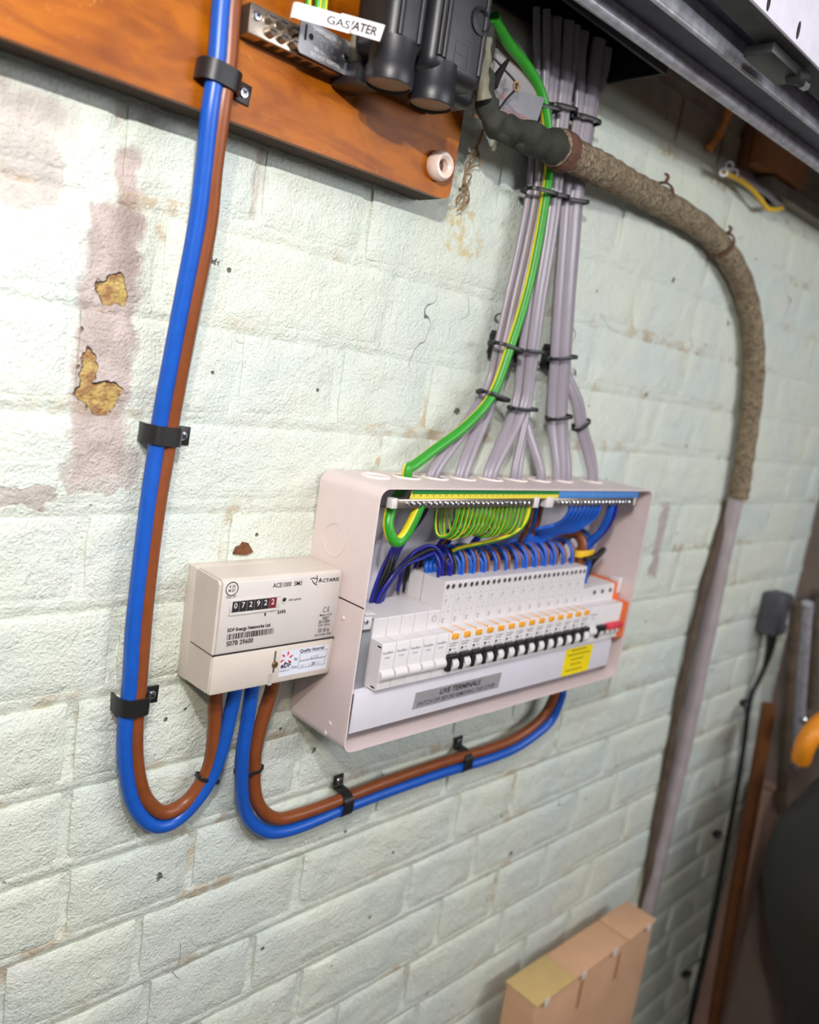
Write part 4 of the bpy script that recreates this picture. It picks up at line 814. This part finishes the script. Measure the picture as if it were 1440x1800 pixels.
tie_at(0, -26, T1, 8, 18, 13, 'black cable tie fixing the left bundle to its wall mount', 2, -1)
tie_at(0, -23, T2, 8, 17, 10, 'black cable tie fixing the middle bundle to its wall mount', 1)
tie_at(0, -23, T3, 8, 19, 10, 'black cable tie fixing the right bundle to its wall mount', 1)
tie_at(0, -26, T1, 9, 17, 13, 'black cable tie around the left bundle where the earth cable turns away', 2, -2)
tie_at(0, -23, T2, 9, 17, 10, 'black cable tie around the middle bundle where its cables splay', 1)
tie_at(0, -24, T3, 9, 16, 9, 'black cable tie low on the straight cables of the right bundle', 0, -2)
tie((356, -22, 303), (-.5, 0, .85), X, 13, 7, 'black cable tie on the two cables splaying right to the last hole', .3)
for i, (px, py, nm) in enumerate(((872, 606, 'left'), (918, 616, 'middle'), (963, 628, 'right'))):
    c = at(px, py, -6); t = thing('tie_mount', 'black plastic tie mount stuck to the wall behind the ' + nm + ' bundle', 'tie mount', c, 'black wall tie mounts')
    g = G(); g.box(c.x - 5, c.x + 12, -10, 1, c.z - 11, c.z + 11, 1); g.build('base', BLK, t)
    for q in (9, -14): G().box(c.x - 8, c.x + 12, -13, -3, c.z + q, c.z + q + 5, 1).build('wing', BLK, t)
# ================================================================== OVERHEAD: DARK CASING, DOOR TRACK, WHITE DOOR EDGE
dk = thing('dark_casing', 'open-bottomed dark casing above the board that the grey cables run up into', 'casing', (200, 0, 668))
G().box(82, 323, -70, -66, 668, 1000, .5).build('front_panel', DARKW, dk); G().box(319, 323, -66, 0, 668, 1000).build('end_panel', DARKW, dk)
G().box(82, 319, -6, -2, 672, 1000).build('back_panel', BLK, dk); G().box(82, 323, -70, 0, 900, 904).build('top_panel', BLK, dk); G().box(-600, 82, -120, 0, 722, 900, 1).build('side_box', BLK, dk)
tr = thing('door_track', 'galvanised steel garage door track running along above the cables', 'track', (500, -150, 640))
def zt(x): return 632 + .02 * x
def rail(y0, y1, dz0, dz1, name, m, xa=-300, xb=1240):
    g = G(); v = []
    for x in (xa, xb):
        for yy, dz in ((y0, dz0), (y1, dz0), (y1, dz1), (y0, dz1)): v.append((x, yy, zt(x) + dz))
    g.add(v, [[0, 1, 2, 3], [7, 6, 5, 4], [0, 4, 5, 1], [1, 5, 6, 2], [2, 6, 7, 3], [3, 7, 4, 0]]); return g.build(name, m, tr)
g = G(); g.tube([(-300, -130, zt(-300) + 4), (1240, -130, zt(1240) + 4)], 5.5, 12); g.build('rolled_lip', STEEL, tr)
g = G(); g.tube([(-300, -173, zt(-300) + 6), (1240, -173, zt(1240) + 6)], 2.4, 10); g.build('rolled_lip', STEEL, tr)
rail(-136, -126, 3, 14, 'lower_flange', STEEL); rail(-173, -128, 12, 14, 'web', mat('dull_zinc', rgb(74, 76, 90), .5, .5, var=.2)); rail(-175, -172.5, 6, 40, 'side_web', STEEL)
rail(-192, -175, 26, 29, 'upper_flange', mat('dull_zinc', rgb(74, 76, 90), .5, .5)); g = G(); g.tube([(-300, -193, zt(-300) + 24), (1240, -193, zt(1240) + 24)], 2.6, 10); g.build('rolled_lip', STEEL, tr)
dr_ = thing('garage_door_edge', 'white steel edge of the raised garage door with oval slots', 'door', (300, -225, 650))
G().box(-300, 1240, -226, -223, 650, 760, .6).build('white_flange', WSTL, dr_)
G().box(-300, 1240, -223, -196, 652, 656, .6).build('dark_return', mat('shaded_steel', rgb(58, 60, 58), .7, var=.25), dr_)  # underside shade put into the steel's dark colour
G().box(-300, 1240, -226, -196, 758, 762).build('top_return', WSTL, dr_)
for px, py in ((1352, 3), (1404, 53)):
    p = at(px, py, -226.2); g = G(); pl = [(p.x + 2.6 * math.cos(a), p.z + 7 * math.sin(a)) for a in [i * math.pi / 8 for i in range(16)]]; g.prism(pl, 'y', -226.4, -226); g.build('slot', INK, dr_)
G().box(-900, 1240, -2300, -227, 758, 764).build('door_panel', WSTL, dr_)
br = thing('roller_bracket', 'black roller bracket with a bright bolt under the door edge', 'bracket', at(1390, 130, -205))
p = at(1370, 120, -205); G().box(p.x - 40, p.x + 30, -216, -190, p.z - 3, p.z + 6, 1.5).build('plate', BLK, br)
p = at(1400, 140, -212); g = G(); g.cyl(p + Vector((-8, 0, 0)), p + Vector((12, 0, 6)), 7, n=16); g.obox(p + Vector((0, 6, 8)), X, Y, Z, 14, 7, 5, 1.5); g.build('roller_housing', BLK, br)
p = at(1412, 150, -214); g = G(); g.cyl(p + Vector((-5, 0, 0)), p + Vector((6, 0, 1)), 4.2, n=6); g.cyl(p + Vector((6, 0, 1)), p + Vector((9, 0, 1.5)), 2.4, n=12); g.build('bolt', CHROME, br)
tm = thing('timber_joist', 'end of a brown timber joist resting high on the wall at the right', 'timber', (715, 0, 690))
G().box(652, 790, -34, -1, 676, 740, 1.5).build('joist', TIMB, tm); p = at(1340, 258, -34.2); G().cyl(p, p + Vector((0, -.4, 0)), 4).build('knot', WOODP, tm)
G().box(640, 650, -12, -1, 664, 740, 1).build('cleat', WOODP, tm)
ft = thing('ceiling_plank', 'grimy pale plank along the top of the wall beneath the joist', 'plank', (900, 0, 660)); G().box(700, 1240, -26, -1, 655, 672, 1).build('plank', mat('grimy_plank', rgb(120, 110, 100), .8, var=.2), ft)
yc = thing('cut_cable_ends', 'cut old cable with yellow and white cores sticking out of the wall top', 'cable', (650, -10, 648))
for i, (m, L) in enumerate(((YCAB, [(1272, 304), (1300, 316), (1322, 333), (1338, 352), (1352, 368), (1375, 366)]), (GREY, [(1290, 305), (1318, 322), (1345, 338), (1372, 362)]), (mat('lilac_core', rgb(120, 92, 110), .5), [(1282, 292), (1305, 306), (1335, 326)]))):
    g = G(); g.tube([at(a, b, -24 + 3 * i) for a, b in L], 3.4, 10); g.build('core', m, yc)
    p = at(*L[0], -26 + 3 * i); g = G(); g.lathe([(5.4, 0), (5.8, 3), (3.4, 3.4), (3.4, 0)], p, (-.8, -.6, .1), 14); g.build('core_sleeve', WHT, yc)
hk = thing('iron_hook', 'black iron bracket under the joist at the right', 'bracket', at(1370, 330, -14)); p = at(1372, 330, -14)
G().box(p.x - 26, p.x + 26, -20, -2, p.z + 6, p.z + 14, 1).build('head', BLK, hk); G().box(p.x - 14, p.x + 12, -16, -2, p.z - 26, p.z + 8, 2).build('stem', BLK, hk)
p = at(1250, 240, -8); g = G(); g.tube([at(1282, 190, -8), at(1272, 222, -10), at(1258, 246, -8), at(1246, 262, -6)], 5, 10, rf=lambda t: 1 + .2 * math.sin(t * 15)); solo(g, 'orange_sealant', mat('amber_gum', rgb(196, 116, 40), .5, var=.2), 'amber drip of old sealant on the shaded bricks under the track', 'sealant', p)
# ================================================================== RIGHT AND BOTTOM CLUTTER
cbx = thing('cardboard_carton', 'tall narrow brown cardboard carton standing against the wall', 'carton', (566, -55, -1250))
G().box(410, 722, -80, -30, -1249, -460, 1).build('carton_body', CARD, cbx)
for a, b, m in ((408, 500, CARDT), (500, 640, CARD), (640, 726, CARD)): G().box(a + .6, b - .6, -83, -28, -459.6, -457 - (a % 3), .8).build('top_flap', m, cbx)
for x in (432, 520, 602, 700): G().box(x - 6, x + 6, -83.6, -82.8, -468, -456, .3).build('staple_tab', mat('white_staple', rgb(226, 214, 206), .5), cbx)
for x in (520, 620): G().box(x, x + 9, -80.3, -79.9, -520, -475).build('brown_stain', mat('card_stain', rgb(170, 120, 84), .8), cbx)
ch = thing('plug_in_charger', 'grey plug-in charger with white rating label at the right', 'charger', (1090, -20, 0))
G().box(1070, 1122, -41, -1.5, -46, 34, 7, seg=3).build('case', CHG, ch); p0 = at(1382, 1098, -41.4); p1 = at(1393, 1066, -41.4); G().box(p0.x, p1.x, -41.5, -41, p0.z, p1.z, .1).build('rating_label', WHT, ch)
P = [at(1358, 1108, -21), at(1354, 1140, -20), at(1345, 1172, -17)]; g = G(); g.tube(P, 11, 14, rf=lambda t: 1 - .62 * t); g.build('strain_relief', BLK, ch)
P = [at(1345, 1172, -17)] + [at(a, b, d) for a, b, d in ((1332, 1200, -14), (1318, 1232, -10), (1305, 1330, -8), (1284, 1450, -8), (1264, 1560, -8), (1238, 1680, -8), (1216, 1780, -8), (1195, 1900, -8))]
g = G(); g.tube(P, 4.6, 12); solo(g, 'black_lead', BLK, 'black lead running down the wall from the plug-in charger', 'lead', P[0], sharp=80)
for i, (a, b, nm) in enumerate(((1310, 1235, 'nearest the charger'), (1262, 1466, 'in the middle of its run'), (1208, 1712, 'nearest the floor'))):
    c = at(a, b, -7); t = thing('lead_clip', 'small black clip holding the charger lead, ' + nm, 'clip', c, 'charger lead clips'); G().box(c.x - 11, c.x + 9, -13, 1, c.z - 5, c.z + 5, 2).build('saddle', BLK, t); screw('nail', (c.x - 8, -13, c.z), -Y, 2.5, t, STEEL)
g = G(); g.tube([at(1352, 1240, -60), at(1310, 1480, -60), at(1255, 1800, -60), at(1235, 1930, -60)], 13, 14); solo(g, 'wooden_pole', WOODP, 'brown wooden tool handle leaning upright near the right edge', 'pole', at(1255, 1800, -60), sharp=80)
g = G(); p0 = at(1385, 1380, -30); g.box(1175, 1245, -60, -20, -1250, -380, 2); solo(g, 'pinkish_plank', PNK, 'pinkish brown plank leaning in the corner behind the handle', 'plank', (1210, -40, -1250))
g = G(); g.lathe([(0, 1090), (70, 1085), (120, 1060), (165, 1000), (196, 930), (205, 850), (185, 760), (140, 650), (110, 560), (100, 300), (96, 0)], (1030, -338, -1250), Z, 36)
for v in g.v: v.x += 9 * noise.noise(Vector(v) * .012); v.y += 9 * noise.noise(Vector(v) * .012 + Vector((5, 0, 0)))
solo(g, 'black_sack', BAG, 'big black bulging sack at the lower right edge', 'sack', (1030, -338, -1250), sharp=80)
g = G(); g.tube([at(1408, 1335, -150), at(1416, 1310, -155), at(1432, 1285, -160), at(1452, 1268, -165), at(1475, 1262, -170)], 19, 14, rf=lambda t: .85 + .2 * t); solo(g, 'orange_tool', ORGH, 'bright orange tool grip at the right edge above the black sack', 'tool', at(1408, 1335, -150), sharp=80)
for i, (a, b, c, d, m, nm) in enumerate(((1400, 1060, 1372, 1420, OLDB, 'thin dark garden tool shaft just right of the charger'), (1420, 1060, 1395, 1420, STEEL, 'greyish metal garden tool shaft near the right edge'), (1436, 1040, 1415, 1420, OLDB, 'dark garden tool shaft at the very right edge'))):
    g = G(); g.tube([at(a, b, -70), at((a + c) / 2, (b + d) / 2, -72), at(c, d, -74)], 10, 12); solo(g, 'tool_shaft', m, nm, 'tool', at(c, d, -74), 'garden tools in the corner', sharp=80)
th = thing('tool_rack', 'dark tool rack rail with hooks beside the charger', 'rack', at(1420, 1070, -60)); p = at(1415, 1068, -60); G().box(p.x - 10, 1249, -75, -45, p.z - 14, p.z + 14, 3).build('rail', CHG, th); p = at(1398, 1275, -60); G().box(p.x - 4, 1249, -85, -60, p.z - 26, p.z + 26, 5).build('tool_head', CHG, th); screw('chrome_knob', at(1414, 1266, -86), -Y, 9, th)
